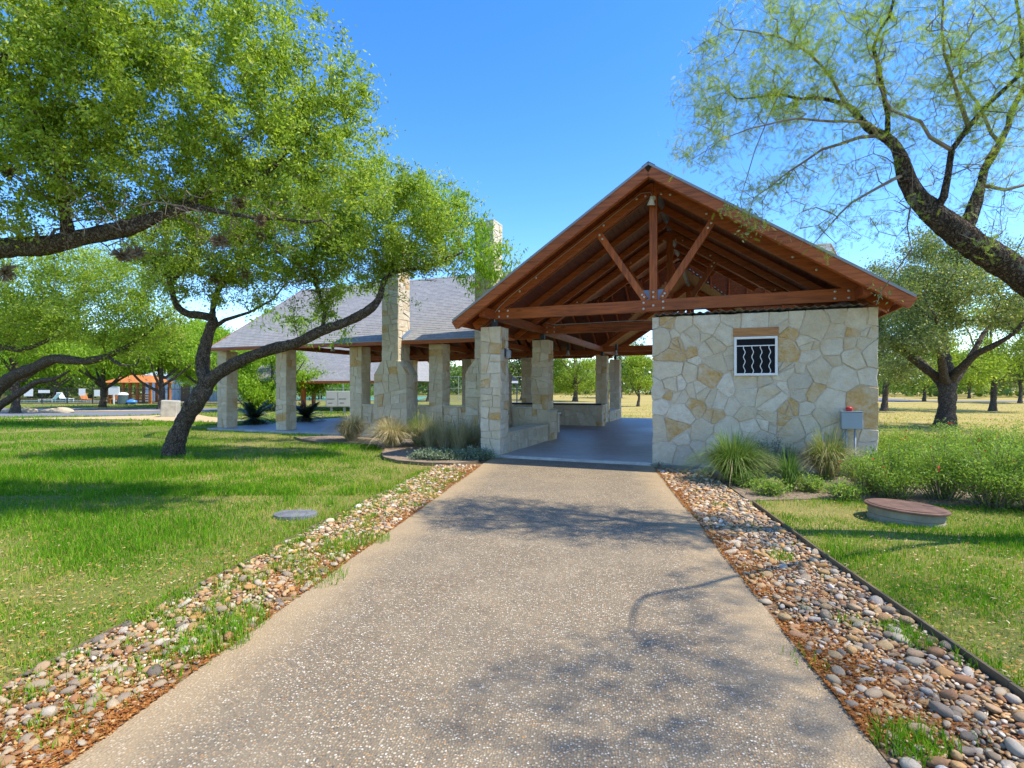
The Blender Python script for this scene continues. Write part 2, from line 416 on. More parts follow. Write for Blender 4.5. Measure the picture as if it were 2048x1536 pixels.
sheet('lawn', [(-900, -60), (900, -60), (900, 1500), (-900, 1500)], 0.0, MT['lawn'])
# exposed aggregate drive: two pours with an open joint, built about its own middle line
MID = (OL + OR_)/2; HW = (OR_ - OL)/2
T_J = 6.28 / DT[1]
def dloc(o, t): return (o - MID, t)
b = MB()
for t0, t1 in ((-14.0, T_J - .009), (T_J + .009, None)):
    e0 = t_at_wall(OL, -.012) if t1 is None else t1; e1 = t_at_wall(OR_, -.012) if t1 is None else t1
    n_ = 90 if t0 > 0 else 170; rl = np.random.default_rng(5+n_); w1 = np.cumsum(rl.normal(0, .004, n_+1)); w2 = np.cumsum(rl.normal(0, .004, n_+1)); w1 -= np.linspace(w1[0], w1[-1], n_+1); w2 -= np.linspace(w2[0], w2[-1], n_+1)
    b.prism([(-HW + w1[i]*.5, t0+(e0-t0)*i/n_, -.03) for i in range(n_, -1, -1)] + [(HW + w2[i]*.5, t0+(e1-t0)*i/n_, -.03) for i in range(n_+1)], (0, 0, .055))
o = b.build('driveway', MT['drive'], loc=(MID*DN[0], MID*DN[1], 0), rot=(0, 0, -R_DR)); o['kind'] = 'structure'

# gravel borders either side of the drive
gbL = sheet('gravel_border', [dr(OL-STRIP, -8), dr(OL-.004, -8), dr(OL-.004, t_at_wall(OL, -.03)), dr(OL-.5, 11.0), dr(OL-STRIP, 10.4)], .008, MT['bed'])
gbR = sheet('gravel_border', [dr(OR_+.004, -8), dr(OR_+STRIP, -8), dr(OR_+STRIP, t_at_wall(OR_+STRIP, -.3)), dr(OR_+.004, t_at_wall(OR_, -.03))], .008, MT['bed'])
# edging boards
for s_, o0, t0, t1, lab in ((-1, OL-STRIP, -4.0, 9.6, 'weathered brown edging board between left lawn and gravel'), (1, OR_+STRIP, -4.0, 7.75, 'dark brown edging board between right lawn and gravel')):
    e = empty('lawn_edging', (*dr(o0, t0), 0)); tag(e, lab, 'edging')
    k = 0; t = t0
    while t < t1 - .05:
        t2 = min(t + 2.4, t1); hgt = .05 if s_ > 0 else .012
        wob = .012*math.sin(k*2.1)
        a = np.array([*dr(o0 + .02*math.sin(t*.9), t+.004), hgt/2 + wob*.4]) - np.array(e.location); c = np.array([*dr(o0 + .02*math.sin(t2*.9), t2), hgt/2 + wob*.4]) - np.array(e.location)
        MB().beam(a, c, .022, hgt+.03).build('board', MT['edging'], e, bevel=.003)
        if s_ > 0 or k % 2: MB().box((c[0]+.012, c[1]-.03, -.05), (c[0]+.045, c[1]+.03, hgt-.012)).build('stake', MT['edging'], e)
        t = t2; k += 1

# mulch beds
P2 = lambda u, d: tuple(pv(u, d)[:2])
BED_L = [(-7.0, 16.9), (-6.35, 16.0), (-5.55, 15.3), (-4.5, 15.0), (-3.75, 14.55), (-3.3, 13.7), (-3.15, 12.7), (-2.9, 11.95), (-2.45, 11.4), (-1.85, 11.08), (-1.2, 11.0), (-.72, 11.35), P2(-.5, -.02), P2(-.5, 3.2), P2(-6.9, 3.2)]
BED_R = [dr(OR_+STRIP+.03, 8.0), (4.6, 7.75), (5.4, 7.45), (6.6, 7.25), (8.0, 6.9), (9.6, 6.7), (11.0, 7.6), (10.5, 9.6), P2(7.9, .6), P2(7.42, -.06), dr(OR_+STRIP+.03, t_at_wall(OR_+STRIP, -.08))]
sheet('mulch_bed', BED_L, .05, MT['mulch'], .05)
sheet('mulch_bed', BED_R, .02, MT['mulch'], .02)
e = empty('bed_edging', (-3.15, 12.7, 0)); tag(e, 'thin dark curved edging round the left mulch bed', 'edging')
for i in range(0, 11):
    a = np.array([*BED_L[i], .035]) - np.array(e.location); c = np.array([*BED_L[i+1], .035]) - np.array(e.location)
    MB().beam(a, c, .02, .075).build('strip', MT['edging'], e)

# roads, far ground
road_pts = [(-130, 41.5), (-60, 40.5), (-32, 41), (-22, 46), (-10, 58), (2, 66), (20, 68), (60, 62), (120, 66), (120, 70.5), (60, 66), (22, 73), (0, 71), (-14, 62), (-27, 49)]
sheet('road', [(-130, 27.5), (-60, 28.0), (-30, 29.0), (-22, 31), (-20, 36), (-22, 42), (-60, 41), (-130, 41.5)], .012, MT['asphalt'])
sheet('road', [(24, 64), (60, 60), (130, 57), (130, 61), (60, 64.5), (24, 69)], .012, MT['asphalt'])
sheet('path', [(38, 70), (46, 66), (52, 66), (62, 100), (56, 100)], .02, MT['asphalt'])
sheet('sandy_verge', [(-27, 27.6), (-20, 27.0), (-13.2, 24.5), (-13.0, 26.0), (-17, 29.5), (-20, 33), (-21, 30.6), (-24, 28.9)], .016, MT['sand'])
sheet('sandy_verge', [(-40, 37.2), (-30, 36.6), (-24, 36.8), (-26, 37.8), (-34, 38.4), (-41, 38.2)], .02, MT['sand'])
sheet('tennis_court', [(-40, 66), (-12, 66), (-14, 92), (-44, 92)], .02, MT['green_court'])
sheet('swimming_pool', [(-62, 56), (-48, 56), (-48, 62), (-62, 62)], .10, MT['pool'])
sheet('pool_deck', [(-64, 54.2), (-26, 54.2), (-26, 66), (-64, 66)], .08, MT['conc'])

# ------------------------------------------------------------------ the stone pavilion
PAV = empty('pavilion', (ORG[0], ORG[1], SLAB), -TH)
tag(PAV, 'open stone and timber pavilion with steep gabled roof and two chimneys', 'pavilion')
RP = np.random.default_rng(21)

def clip(poly, p, n):
    out = []; p = np.array(p, float); n = np.array(n, float)
    for i in range(len(poly)):
        a = np.array(poly[i], float); c = np.array(poly[(i+1) % len(poly)], float)
        da = (a-p).dot(n); dc = (c-p).dot(n)
        if da <= 0: out.append(a)
        if (da < 0 < dc) or (dc < 0 < da): out.append(a + (c-a)*da/(da-dc))
    return out
def area(poly):
    p = np.array(poly); return .5*abs(np.dot(p[:, 0], np.roll(p[:, 1], -1)) - np.dot(p[:, 1], np.roll(p[:, 0], -1)))
def shrink(poly, outer, g):
    """pull in the edges by g, but not those that lie on the outline of the face"""
    q = [np.array(p, float) for p in poly]; c = sum(q)/len(q); res = list(q)
    for i in range(len(q)):
        a, b2 = q[i], q[(i+1) % len(q)]; e = b2-a; L = np.linalg.norm(e)
        if L < 1e-5: continue
        n = np.array([e[1], -e[0]])/L
        if (c-a).dot(n) > 0: n = -n
        mid = (a+b2)/2
        onb = any(abs(np.cross(np.array(o2)-np.array(o1), mid-np.array(o1)))/np.linalg.norm(np.array(o2)-np.array(o1)) < 1e-3 for o1, o2 in zip(outer, outer[1:]+outer[:1]))
        res = clip(res, a - n*(0.0015 if onb else g*RP.uniform(.7, 1.3)), n)
        if len(res) < 3: return []
    return res
def split(poly, tgt, tilt=.10):
    ar = area(poly)
    if ar < tgt*RP.uniform(.7, 2.0): return [poly]
    p = np.array(poly); lo, hi = p.min(0), p.max(0); w = hi-lo
    horiz = (w[1]*RP.uniform(.75, 1.35) > w[0])
    k = RP.uniform(.33, .67); c = lo + w*k; a = RP.normal(0, tilt)
    n = np.array([math.sin(a), math.cos(a)]) if horiz else np.array([math.cos(a), math.sin(a)])
    A = clip(poly, c, n); B = clip(poly, c, -n)
    if len(A) < 3 or len(B) < 3: return [poly]
    return split(A, tgt, tilt) + split(B, tgt, tilt)
def stone(poly, o3, ax, ay, nr, th, mat, parent, rough=.006):
    o3, ax, ay, nr = (np.array(x, float) for x in (o3, ax, ay, nr))
    pts = []
    n = len(poly)
    sgn = np.sum([poly[i][0]*poly[(i+1) % n][1]-poly[(i+1) % n][0]*poly[i][1] for i in range(n)])
    flip = np.cross(ax, ay).dot(nr)*sgn < 0
    for i in range(n):
        a, c = np.array(poly[i]), np.array(poly[(i+1) % n]); L = np.linalg.norm(c-a); k = max(1, min(3, int(L/.14)))
        for j in range(k):
            q = a + (c-a)*j/k
            if j: q = q + RP.normal(0, rough, 2)
            pts.append(q)
    pts = np.array(pts); cen = pts.mean(0); m_ = len(pts)
    dcen = np.linalg.norm(pts-cen, axis=1)[:, None] + 1e-6
    ins = cen + (pts-cen)*np.maximum(0.3, 1-.010/dcen)
    t = th*RP.uniform(.75, 1.5); tl = RP.normal(0, .007, 2)
    V = [o3 + ax*x + ay*y - nr*.012 for x, y in pts]
    V += [o3 + ax*x + ay*y + nr*(t-.006) for x, y in pts]
    V += [o3 + ax*x + ay*y + nr*(t + (np.array([x, y])-cen).dot(tl)*4 + RP.normal(0, .0025)) for x, y in ins]
    cc = len(V); V.append(o3 + ax*cen[0] + ay*cen[1] + nr*(t+.003))
    Fc = []
    for r in range(2):
        for i in range(m_):
            j = (i+1) % m_; Fc.append((r*m_+i, r*m_+j, (r+1)*m_+j, (r+1)*m_+i))
    Fc += [(2*m_+i, 2*m_+(i+1) % m_, cc) for i in range(m_)]
    if flip: Fc = [tuple(reversed(q)) for q in Fc]
    return MB().add(V, Fc).build('stone', MT[mat], parent)
def face(outer, o3, ax, ay, nr, th, tgt, parent, joint=.006, tilt=.10, och=.08):
    for p in split([np.array(q, float) for q in outer], tgt, tilt):
        q = shrink(p, outer, joint)
        if len(q) >= 3 and area(q) > .0015:
            stone(q, o3, ax, ay, nr, th, 'ochre' if RP.random() < och else 'stone', parent)
T_ST = .022
def stone_box(name, u0, u1, d0, d1, z0, z1, tgt=.055, sides='fr', parent=PAV, och=.08, tilt=.10, label=None):
    """mortar core with stones on the front (f), right (r) and left (l) faces"""
    core = MB().box((u0+T_ST, d0+T_ST, z0), (u1-T_ST, d1-T_ST if 'b' in sides else d1, z1-.012)).build(name, MT['mortar'], parent)
    if label: core['label'] = label
    h = z1-z0
    if 'f' in sides: face([(0, 0), (u1-u0, 0), (u1-u0, h), (0, h)], (u0, d0+T_ST, z0), (1,0,0), (0,0,1), (0,-1,0), T_ST, tgt, core, och=och, tilt=tilt)
    if 'r' in sides: face([(0, 0), (d1-d0-T_ST, 0), (d1-d0-T_ST, h), (0, h)], (u1-T_ST, d0+T_ST+.003, z0), (0,1,0), (0,0,1), (1,0,0), T_ST, tgt, core, och=och, tilt=tilt)
    if 'l' in sides: face([(0, 0), (d1-d0-T_ST, 0), (d1-d0-T_ST, h), (0, h)], (u0+T_ST, d0+T_ST+.003, z0), (0,1,0), (0,0,1), (-1,0,0), T_ST, tgt, core, och=och, tilt=tilt)
    if 't' in sides: face([(0, 0), (u1-u0, 0), (u1-u0, d1-d0), (0, d1-d0)], (u0, d0, z1-T_ST), (1,0,0), (0,1,0), (0,0,1), T_ST*.9, tgt, core, och=och, tilt=tilt)
    return core

# floor slab: main hall plus the two wings
slab = MB()
slab.prism([(-13.55, 3.25, -.12), (-.55, 3.25, -.12), (-.55, 0, -.12), (7.62, 0, -.12), (7.62, 16.3, -.12), (-.55, 16.3, -.12), (-.55, 12.95, -.12), (-13.55, 12.95, -.12)], (0, 0, .12))
slab.build('floor_slab', MT['slab'], PAV, bevel=.012)

CH = 2.97
FRONT_U = [-13.0, -10.0, -6.65, -3.5, .05]
cols = []
for u in FRONT_U: cols.append((u-.5, 3.65))
for u in FRONT_U: cols.append((u-.5, 12.1))
cols += [(-.43, 0.0), (-.45, 15.2), (7.0, 3.65), (7.0, 12.1), (7.0, 15.2)]
for u, d in cols:
    stone_box('column', u, u+.5, d, d+.5, 0, CH, tgt=.075 if d > 1 else .062, sides='fr', och=.10, tilt=.16)
    MB().box((u+.19, d+.19, CH-.005), (u+.31, d+.31, 3.17)).build('post_bracket', MT['steel'], PAV)

# storage room: front wall laid in large irregular flags
U0, U1, WZ = 3.48, 7.42, 3.005
def onwall(px, py):
    k = (px-1024)/F; Y = ORG.dot(DX)/(k*DX[0]+DX[1]); p = np.array([k*Y, Y])-ORG
    return p.dot(UX), 1.56 + (HZ-py)/F*Y
FLAGS = [(95,195,'w'),(175,190,'o'),(130,330,'c'),(250,290,'w'),(330,215,'w'),(515,205,'w'),(490,310,'w'),(270,370,'o'),(395,315,'w'),(390,415,'o'),(225,480,'o'),(545,400,'w'),(430,510,'w'),(655,275,'c'),(720,180,'w'),(915,180,'w'),(1110,175,'w'),(1265,165,'w'),(1430,200,'c'),(1590,125,'c'),(1780,150,'c'),(1895,150,'w'),(585,510,'w'),(690,480,'c'),(215,590,'c'),(380,620,'w'),(510,630,'o'),(245,690,'w'),(120,730,'c'),(205,790,'o'),(295,810,'c'),(430,745,'w'),(670,715,'c'),(580,820,'c'),(165,890,'w'),(290,950,'w'),(395,880,'o'),(560,960,'o'),(740,875,'w'),(880,785,'w'),(865,670,'c'),(985,670,'c'),(860,960,'w'),(1050,810,'c'),(1150,710,'w'),(1165,600,'w'),(1170,440,'o'),(1215,285,'o'),(1345,365,'w'),(1360,480,'c'),(1290,590,'w'),(1290,680,'w'),(1575,250,'w'),(1590,380,'w'),(1735,270,'o'),(1860,285,'w'),(1725,375,'c'),(1830,390,'w'),(1765,480,'c'),(1890,440,'w'),(1590,510,'w'),(1460,610,'c'),(1420,740,'o'),(1295,775,'w'),(1350,920,'w'),(1580,840,'w'),(1640,660,'w'),(1835,620,'w'),(1780,840,'o'),(1880,980,'o'),(1180,910,'o'),(1130,1040,'o'),(140,1085,'w'),(250,1075,'o'),(310,1150,'w'),(470,1100,'w'),(1040,1035,'w'),(700,1130,'c'),(905,1090,'w'),(1220,1110,'w'),(1380,1060,'c'),(1490,1000,'w'),(1540,1100,'c'),(180,1265,'w'),(330,1310,'w'),(470,1230,'w'),(620,1220,'w'),(800,1230,'w'),(980,1180,'w'),(1080,1260,'w'),(1300,1220,'w'),(1450,1190,'w'),(1600,1230,'c'),(1750,1150,'w'),(1870,1180,'c'),(600,1350,'w'),(900,1360,'w'),(1200,1350,'w'),(1500,1330,'w'),(1800,1340,'w')]
wall = MB().box((U0+T_ST, .011, 0), (U1-T_ST, .30, WZ-.012)).build('storage_wall', MT['mortar'], PAV)
seeds = []
for x, y, k in FLAGS:
    u, z = onwall(1290 + x/4.18, 600 + y/4.18); seeds.append((u-U0, z, k))
rect = [(0, 0), (U1-U0, 0), (U1-U0, WZ), (0, WZ)]
WT = RP.uniform(-.05, .05, len(seeds))
for i, (x, y, k) in enumerate(seeds):
    poly = [np.array(q, float) for q in rect]
    for j, (x2, y2, _) in enumerate(seeds):
        if i == j or len(poly) < 3: continue
        n = np.array([x2-x, y2-y]); L = np.linalg.norm(n)
        if L < 1.6: poly = clip(poly, np.array([x, y]) + n/L*min(max((L*L+WT[i]-WT[j])/(2*L), .3*L), .7*L), n/L)
    if len(poly) < 3: continue
    pcs = [poly]
    if RP.random() < .22 and area(poly) > .05: pcs = split(poly, area(poly)*.45, .6)
    for pc in pcs:
      q = shrink(pc, rect, .008)
      if len(q) >= 3 and area(q) > .002:
        stone(q, (U0, T_ST, 0), (1,0,0), (0,0,1), (0,-1,0), T_ST*1.1, 'ochre' if k == 'o' else 'stone', wall, rough=.014)
for (u0, u1, sd_) in ((U0, U0+.3, 'l'), (U1-.3, U1, 'r')):
    stone_box('storage_side_wall', u0, u1, .303, 3.4, 0, WZ, tgt=.12, sides=sd_, tilt=.35)
MB().box((U0+.32, 3.1, 0), (U1-.32, 3.4, WZ-.02)).build('storage_back_wall', MT['mortar'], PAV)
MB().prism([(U0-.02, -.05, -.122), (U1+.02, -.05, -.122), (U1+.02, .0, -.122), (U0-.02, .0, -.122)], (0, 0, .10)).build('wall_footing', MT['conc'], PAV)
# corrugated sheet lying over the room
b = MB(); n = 150; vs = []
for i in range(n+1):
    u = U0 + .04 + (U1-U0-.2)*i/n; z = WZ + .055 + .016*math.sin(i/n*(U1-U0)/.15*2*math.pi)
    vs += [(u, -.06, z), (u, 3.35, z+.05), (u, -.06, z-.004), (u, 3.35, z+.046)]
fs = []
for i in range(n):
    a = 4*i; fs += [(a, a+4, a+5, a+1), (a+2, a+3, a+7, a+6), (a, a+2, a+6, a+4)]
b.add(vs, fs).build('corrugated_sheet', MT['corr'], PAV, smooth=True)
# window
win = empty('window', (5.42, 0, 1.79), 0, PAV)
MB().box((-.345, -.030, .04), (.345, -.024, .71)).build('pane', MT['glass_dark'], win)
for a_, c_ in (((-.38, -.055, 0), (.38, -.02, .045)), ((-.38, -.055, .705), (.38, -.02, .75)), ((-.38, -.055, .045), (-.335, -.02, .705)), ((.335, -.055, .045), (.38, -.02, .705))):
    MB().box(a_, c_).build('frame', MT['white'], win, bevel=.004)
MB().box((-.335, -.048, .565), (.335, -.034, .583)).build('cross_bar', MT['white'], win)
for k in range(4):
    x0 = -.20 + k*.148
    pts = [(x0 + .014*math.sin(t*12.5/ .52*.52*math.pi*.62), -.041, .045 + t*.52) for t in np.linspace(0, 1, 28)]
    pts = [(x0 + .015*math.sin(t*3.2*2*math.pi*.9), -.041, .045 + t*.52) for t in np.linspace(0, 1, 34)]
    MB().tube(pts, .0085, 6).build('wavy_bar', MT['white'], win, smooth=True)
MB().box((5.02, -.035, 2.545), (5.82, .0, 2.715)).build('lintel', MT['lintel'], PAV, bevel=.006)

# chimneys with broad fireplace base and sloping shoulders
for cu, top in ((-5.04, 6.35), (-1.73, 6.47)):
    d0, d1 = 3.0, 3.66; hb, hs_ = .62, .31; z1, z2 = 1.98, 2.42
    prof = [(-hb, 0), (hb, 0), (hb, z1), (hs_, z2), (hs_, top), (-hs_, top), (-hs_, z2), (-hb, z1)]
    k = T_ST
    prof_c = [(-hb+k, 0), (hb-k, 0), (hb-k, z1), (hs_-k, z2), (hs_-k, top-.01), (-hs_+k, top-.01), (-hs_+k, z2), (-hb+k, z1)]
    core = MB().prism([(cu+a, d0+k, z) for a, z in prof_c], (0, d1-d0-k, 0)).build('chimney', MT['mortar'], PAV)
    for o_, org in (([(-hb, 0), (hb, 0), (hb, z1), (-hb, z1)], .11), ([(-hb, z1), (hb, z1), (hs_, z2), (-hs_, z2)], .08), ([(-hs_, z2), (hs_, z2), (hs_, top), (-hs_, top)], .07)):
        face(o_, (cu, d0+k, 0), (1,0,0), (0,0,1), (0,-1,0), k, org, core, tilt=.2, och=.15)
    dd = d1-d0-k
    for s_ in (1, -1):
        face([(0, 0), (dd, 0), (dd, z1), (0, z1)], (cu+s_*(hb-k), d0+k+.003, 0), (0,1,0), (0,0,1), (s_,0,0), k, .09, core, tilt=.25)
        face([(0, z2), (dd, z2), (dd, top), (0, top)], (cu+s_*(hs_-k), d0+k+.003, 0), (0,1,0), (0,0,1), (s_,0,0), k, .07, core, tilt=.2)
        sl = np.array([-(hb-hs_)*s_, 0, z2-z1]); L = np.linalg.norm(sl); sl /= L; nr = np.array([(z2-z1)*s_, 0, (hb-hs_)])/L
        face([(0, 0), (dd, 0), (dd, L), (0, L)], (cu+s_*(hb-k), d0+k+.003, z1), (0,1,0), sl, nr, k, .09, core, tilt=.2)
    # crown of rough cap stones
    for i in range(4):
        a = -hs_-.01 + i*(2*hs_+.02)/4
        MB().box((cu+a+.004, d0-.01+RP.uniform(0, .02), top-.012), (cu+a+(2*hs_+.02)/4-.004, d1-.0+RP.uniform(-.02, .02), top+RP.uniform(.02, .06))).build('cap_stone', MT['cap'], core, bevel=.012)
    # flashing where the roof meets the chimney
    MB().beam((cu+hs_+.02, d0+.22, 3.13), (cu+hs_+.02, d1+.05, 3.42), .012, .16).build('flashing', MT['plate'], core)

# low walls with stone sills between the front columns
for u0, u1 in ((-6.65, -5.66), (-4.42, -4.0), (-3.5, -2.35), (-1.11, -.45)):
    w_ = stone_box('low_wall', u0+.003, u1-.003, 3.70, 4.0, 0, .93, tgt=.07, sides='f', och=.12, tilt=.2)
    MB().box((u0+.004, 3.665, .93), (u1-.004, 4.03, .985)).build('sill', MT['cap'], w_, bevel=.006)
# bench wall between the two left columns of the entrance, and the higher block behind it
for (a, c, zt, nm) in ((.503, 3.56, .43, 'bench_wall'), (12.603, 15.19, .43, 'bench_wall')):
    bw = stone_box(nm, -.36, .07, a, c, 0, zt, tgt=.05, sides='r', och=.06)
    k = a
    while k < c-.02:
        k2 = min(k + RP.uniform(.22, .42), c)
        MB().box((-.40, k+.004, zt), (.10, k2-.004, zt+.065)).build('cap_stone', MT['stone'], bw, bevel=.008); k = k2
stone_box('end_block', .053, .15, 3.58, 4.22, 0, .85, tgt=.06, sides='fr', och=.05)
MB().box((.04, 3.56, .85), (.17, 4.25, .90)).build('sill', MT['cap'], PAV, bevel=.005)
# serving counter at the back of the hall
ct = stone_box('counter', -3.7, .33, 9.9, 10.5, 0, .84, tgt=.085, sides='fr', tilt=.4, och=.14)
MB().box((-3.8, 9.84, .843), (.30, 10.6, .905)).build('counter_top', MT['black'], ct, bevel=.006)
stone_box('counter_wall', -.25, .07, 10.61, 12.09, 0, .84, tgt=.08, sides='r', tilt=.3, och=.1)
# inner shelf seen between the entrance columns
stone_box('low_wall', -3.0, -.46, 6.3, 6.6, 0, .62, tgt=.09, sides='f', och=.08)
MB().box((-3.02, 6.26, .623), (-.45, 6.66, .70)).build('sill', MT['cap'], PAV, bevel=.006)

# ------------------------------------------------------------------ roofs
UC, WH, AZ, PW = 3.48, 4.30, 5.96, .665       # wing: middle, half width, ridge height, pitch
EZ = AZ - PW*WH
ME, MR, MZ0, PM = 3.2, 8.12, 3.07, .622       # main: eave line, ridge line, eave height, pitch
MZ = MZ0 + PM*(MR-ME); ML, MRT = -13.4, 8.0
DF, DB = -.63, 2*MR + .63
zw = lambda u: AZ - PW*abs(u-UC)
zm = lambda d: MZ0 + PM*(d-ME)
dval = lambda z: ME + (z-MZ0)/PM
wval = lambda d: max(0.0, (AZ-zm(d))/PW)

roof = MB()
def course(b, a0, a1, lo, hi, axis, mir=None):
    """one shingle course: lower edge at lo=(pos,z), upper at hi; runs a0..a1 along the other axis"""
    def P(a, pz, dz): return (a, pz[0], pz[1]+dz) if axis == 'u' else (pz[0], a, pz[1]+dz)
    (l0, l1), (h0, h1) = a0, a1
    V = [P(l0, lo, 0), P(h0, lo, 0), P(l0, lo, .012), P(h0, lo, .012), P(l1, hi, .001), P(h1, hi, .001)]
    b.add(V, [(0, 1, 3, 2), (2, 3, 5, 4)])
nc = 40
for s_ in (0, 1):       # main: front and back slopes
    for i in range(nc):
        d0 = ME + (MR-ME)*i/nc; d1 = ME + (MR-ME)*(i+1)/nc
        if s_: q0, q1 = 2*MR-d0, 2*MR-d1
        else: q0, q1 = d0, d1
        w0, w1 = wval(d0), wval(d1); lo, hi = (q0, zm(d0)), (q1, zm(d1))
        course(roof, (ML, ML), (UC-w0, UC-w1), lo, hi, 'u')
        course(roof, (UC+w0, UC+w1), (MRT, MRT), lo, hi, 'u')
for s_ in (-1, 1):
    for i in range(36):
        a0 = WH*(1-i/36); a1 = WH*(1-(i+1)/36); z0, z1 = AZ-PW*a0, AZ-PW*a1
        course(roof, (DF, DF), (dval(z0), dval(z1)), (UC+s_*a0, z0), (UC+s_*a1, z1), 'd')
        course(roof, (2*MR-dval(z0), 2*MR-dval(z1)), (DB, DB), (UC+s_*a0, z0), (UC+s_*a1, z1), 'd')
RF = roof.build('roof', MT['shingle'], PAV)
MB().add([(ML, MR-.13, MZ-.06), (ML, MR, MZ+.03), (ML, MR+.13, MZ-.06), (MRT, MR-.13, MZ-.06), (MRT, MR, MZ+.03), (MRT, MR+.13, MZ-.06)], [(0, 3, 4, 1), (1, 4, 5, 2)]).build('ridge_cap', MT['shingle'], RF)
MB().add([(UC-.13, DF, AZ-.06), (UC, DF, AZ+.025), (UC+.13, DF, AZ-.06), (UC-.13, 7.9, AZ-.06), (UC, 7.9, AZ+.025), (UC+.13, 7.9, AZ-.06)], [(0, 1, 4, 3), (1, 2, 5, 4)]).build('ridge_cap', MT['shingle'], RF)
# drip edge and barge boards on the front gable
cs = 1/math.hypot(1, PW)
for s_ in (-1, 1):
    def rk(a, dz, d): return (UC+s_*a, d, AZ-PW*a+dz)
    MB().beam(rk(WH+.02, -.018, DF-.006), rk(0, -.018, DF-.006), .012, .044, (0, 0, 1)).build('drip_edge', MT['drip'], RF)
    MB().beam(rk(WH-.01, -.15, DF+.03), rk(0.02, -.15, DF+.03), .045, .20, (0, 0, 1)).build('barge_board', MT['beam_u'], RF, bevel=.004)
    MB().beam(rk(WH-.06, -.20, DF+.078), rk(0.02, -.20, DF+.078), .04, .13, (0, 0, 1)).build('barge_board', MT['beam_u'], RF, bevel=.004)
    MB().box((UC+s_*(WH-.005)-.012, DF+.06, EZ-.125), (UC+s_*(WH-.005)+.012, 3.2, EZ-.015)).build('eave_fascia', MT['beam_d'], RF)
MB().box((ML+.02, ME-.012, MZ0-.13), (UC-WH, ME+.012, MZ0-.012)).build('eave_fascia', MT['beam_u'], RF)
MB().box((ML+.02, ME-.02, MZ0-.02), (UC-WH, ME-.0125, MZ0+.006)).build('drip_edge', MT['drip'], RF)
MB().box((ML+.02, 2*MR-ME-.012, MZ0-.13), (UC-WH, 2*MR-ME+.012, MZ0-.012)).build('eave_fascia', MT['beam_u'], RF)
for q in (-1, 1):
    MB().beam((ML-.012, MR+q*(MR-ME), MZ0-.08), (ML-.012, MR, MZ-.08), .03, .17, (0, 0, 1)).build('barge_board', MT['beam_d'], RF)
    MB().beam((MRT+.012, MR+q*(MR-ME), MZ0-.08), (MRT+.012, MR, MZ-.08), .03, .17, (0, 0, 1)).build('barge_board', MT['beam_d'], RF)
# roof boards on the underside, laid along the ridge
bw_ = .145
for s_ in (-1, 1):
    L = WH/cs; k = int(L/bw_)
    for i in range(k):
        a0 = WH - i*bw_*cs; a1 = a0 - (bw_-.007)*cs; am = (a0+a1)/2; zmid = AZ-PW*am
        de = max(DF+.02, dval(AZ-PW*a0)-.06)
        pts = []
        for dd0, dd1 in ((DF+.012, de), (2*MR-de, DB-.012)):
            V = []
            for a, off in ((a0, -.016), (a1, -.016), (a1, -.036), (a0, -.036)):
                V += [(UC+s_*a, dd0, AZ-PW*a+off)]
            W = [(x, dd1, z) for x, _, z in V]
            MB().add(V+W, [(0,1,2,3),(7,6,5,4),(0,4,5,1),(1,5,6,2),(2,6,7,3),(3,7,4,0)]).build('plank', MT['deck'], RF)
for s_ in (0, 1):
    L = (MR-ME)*math.hypot(1, PM); k = int(L/bw_); c2 = 1/math.hypot(1, PM)
    for i in range(k):
        d0 = ME + i*bw_*c2; d1 = d0 + (bw_-.007)*c2
        ue = UC - wval(d1) - .0 if wval(d1) > 0 else MRT-.02
        V = []
        for d, off in ((d0, -.016), (d1, -.016), (d1, -.036), (d0, -.036)):
            dd = d if not s_ else 2*MR-d
            V.append((ML+.01, dd, zm(d)+off))
        if wval(d1) > 0:
            u9 = UC + wval(d0) - .02
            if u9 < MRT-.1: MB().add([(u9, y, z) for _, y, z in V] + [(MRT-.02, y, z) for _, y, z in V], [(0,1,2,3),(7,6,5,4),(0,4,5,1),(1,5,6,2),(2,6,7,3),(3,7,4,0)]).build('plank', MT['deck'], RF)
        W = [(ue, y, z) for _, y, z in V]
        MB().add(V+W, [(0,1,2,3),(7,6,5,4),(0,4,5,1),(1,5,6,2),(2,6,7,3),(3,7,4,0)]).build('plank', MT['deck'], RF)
# rafters
for j in range(1, 7):
    d = DF + 1.22*j
    if abs(d-.25) < .2: continue
    for s_ in (-1, 1):
        a = WH-.04 if d < ME else wval(d)
        if a > .3: MB().beam((UC+s_*a, d, AZ-PW*a-.115), (UC+s_*.03, d, AZ-PW*.03-.115), .055, .15, (0, 0, 1)).build('rafter', MT['beam_u'], RF)
for j in range(0, 35):
    u = ML + .15 + .61*j
    for s_ in (0, 1):
        dlo = ME + .03
        if abs(u-UC) < WH: dlo = min(MR-.1, dval(zw(u)))
        if MR-dlo < .3: continue
        y0, y1 = (dlo, MR-.03) if not s_ else (2*MR-dlo, MR+.03)
        MB().beam((u, y0, zm(dlo)-.10), (u, y1, zm(MR-.03)-.10), .045, .115, (0, 0, 1)).build('rafter', MT['beam_d'], RF)
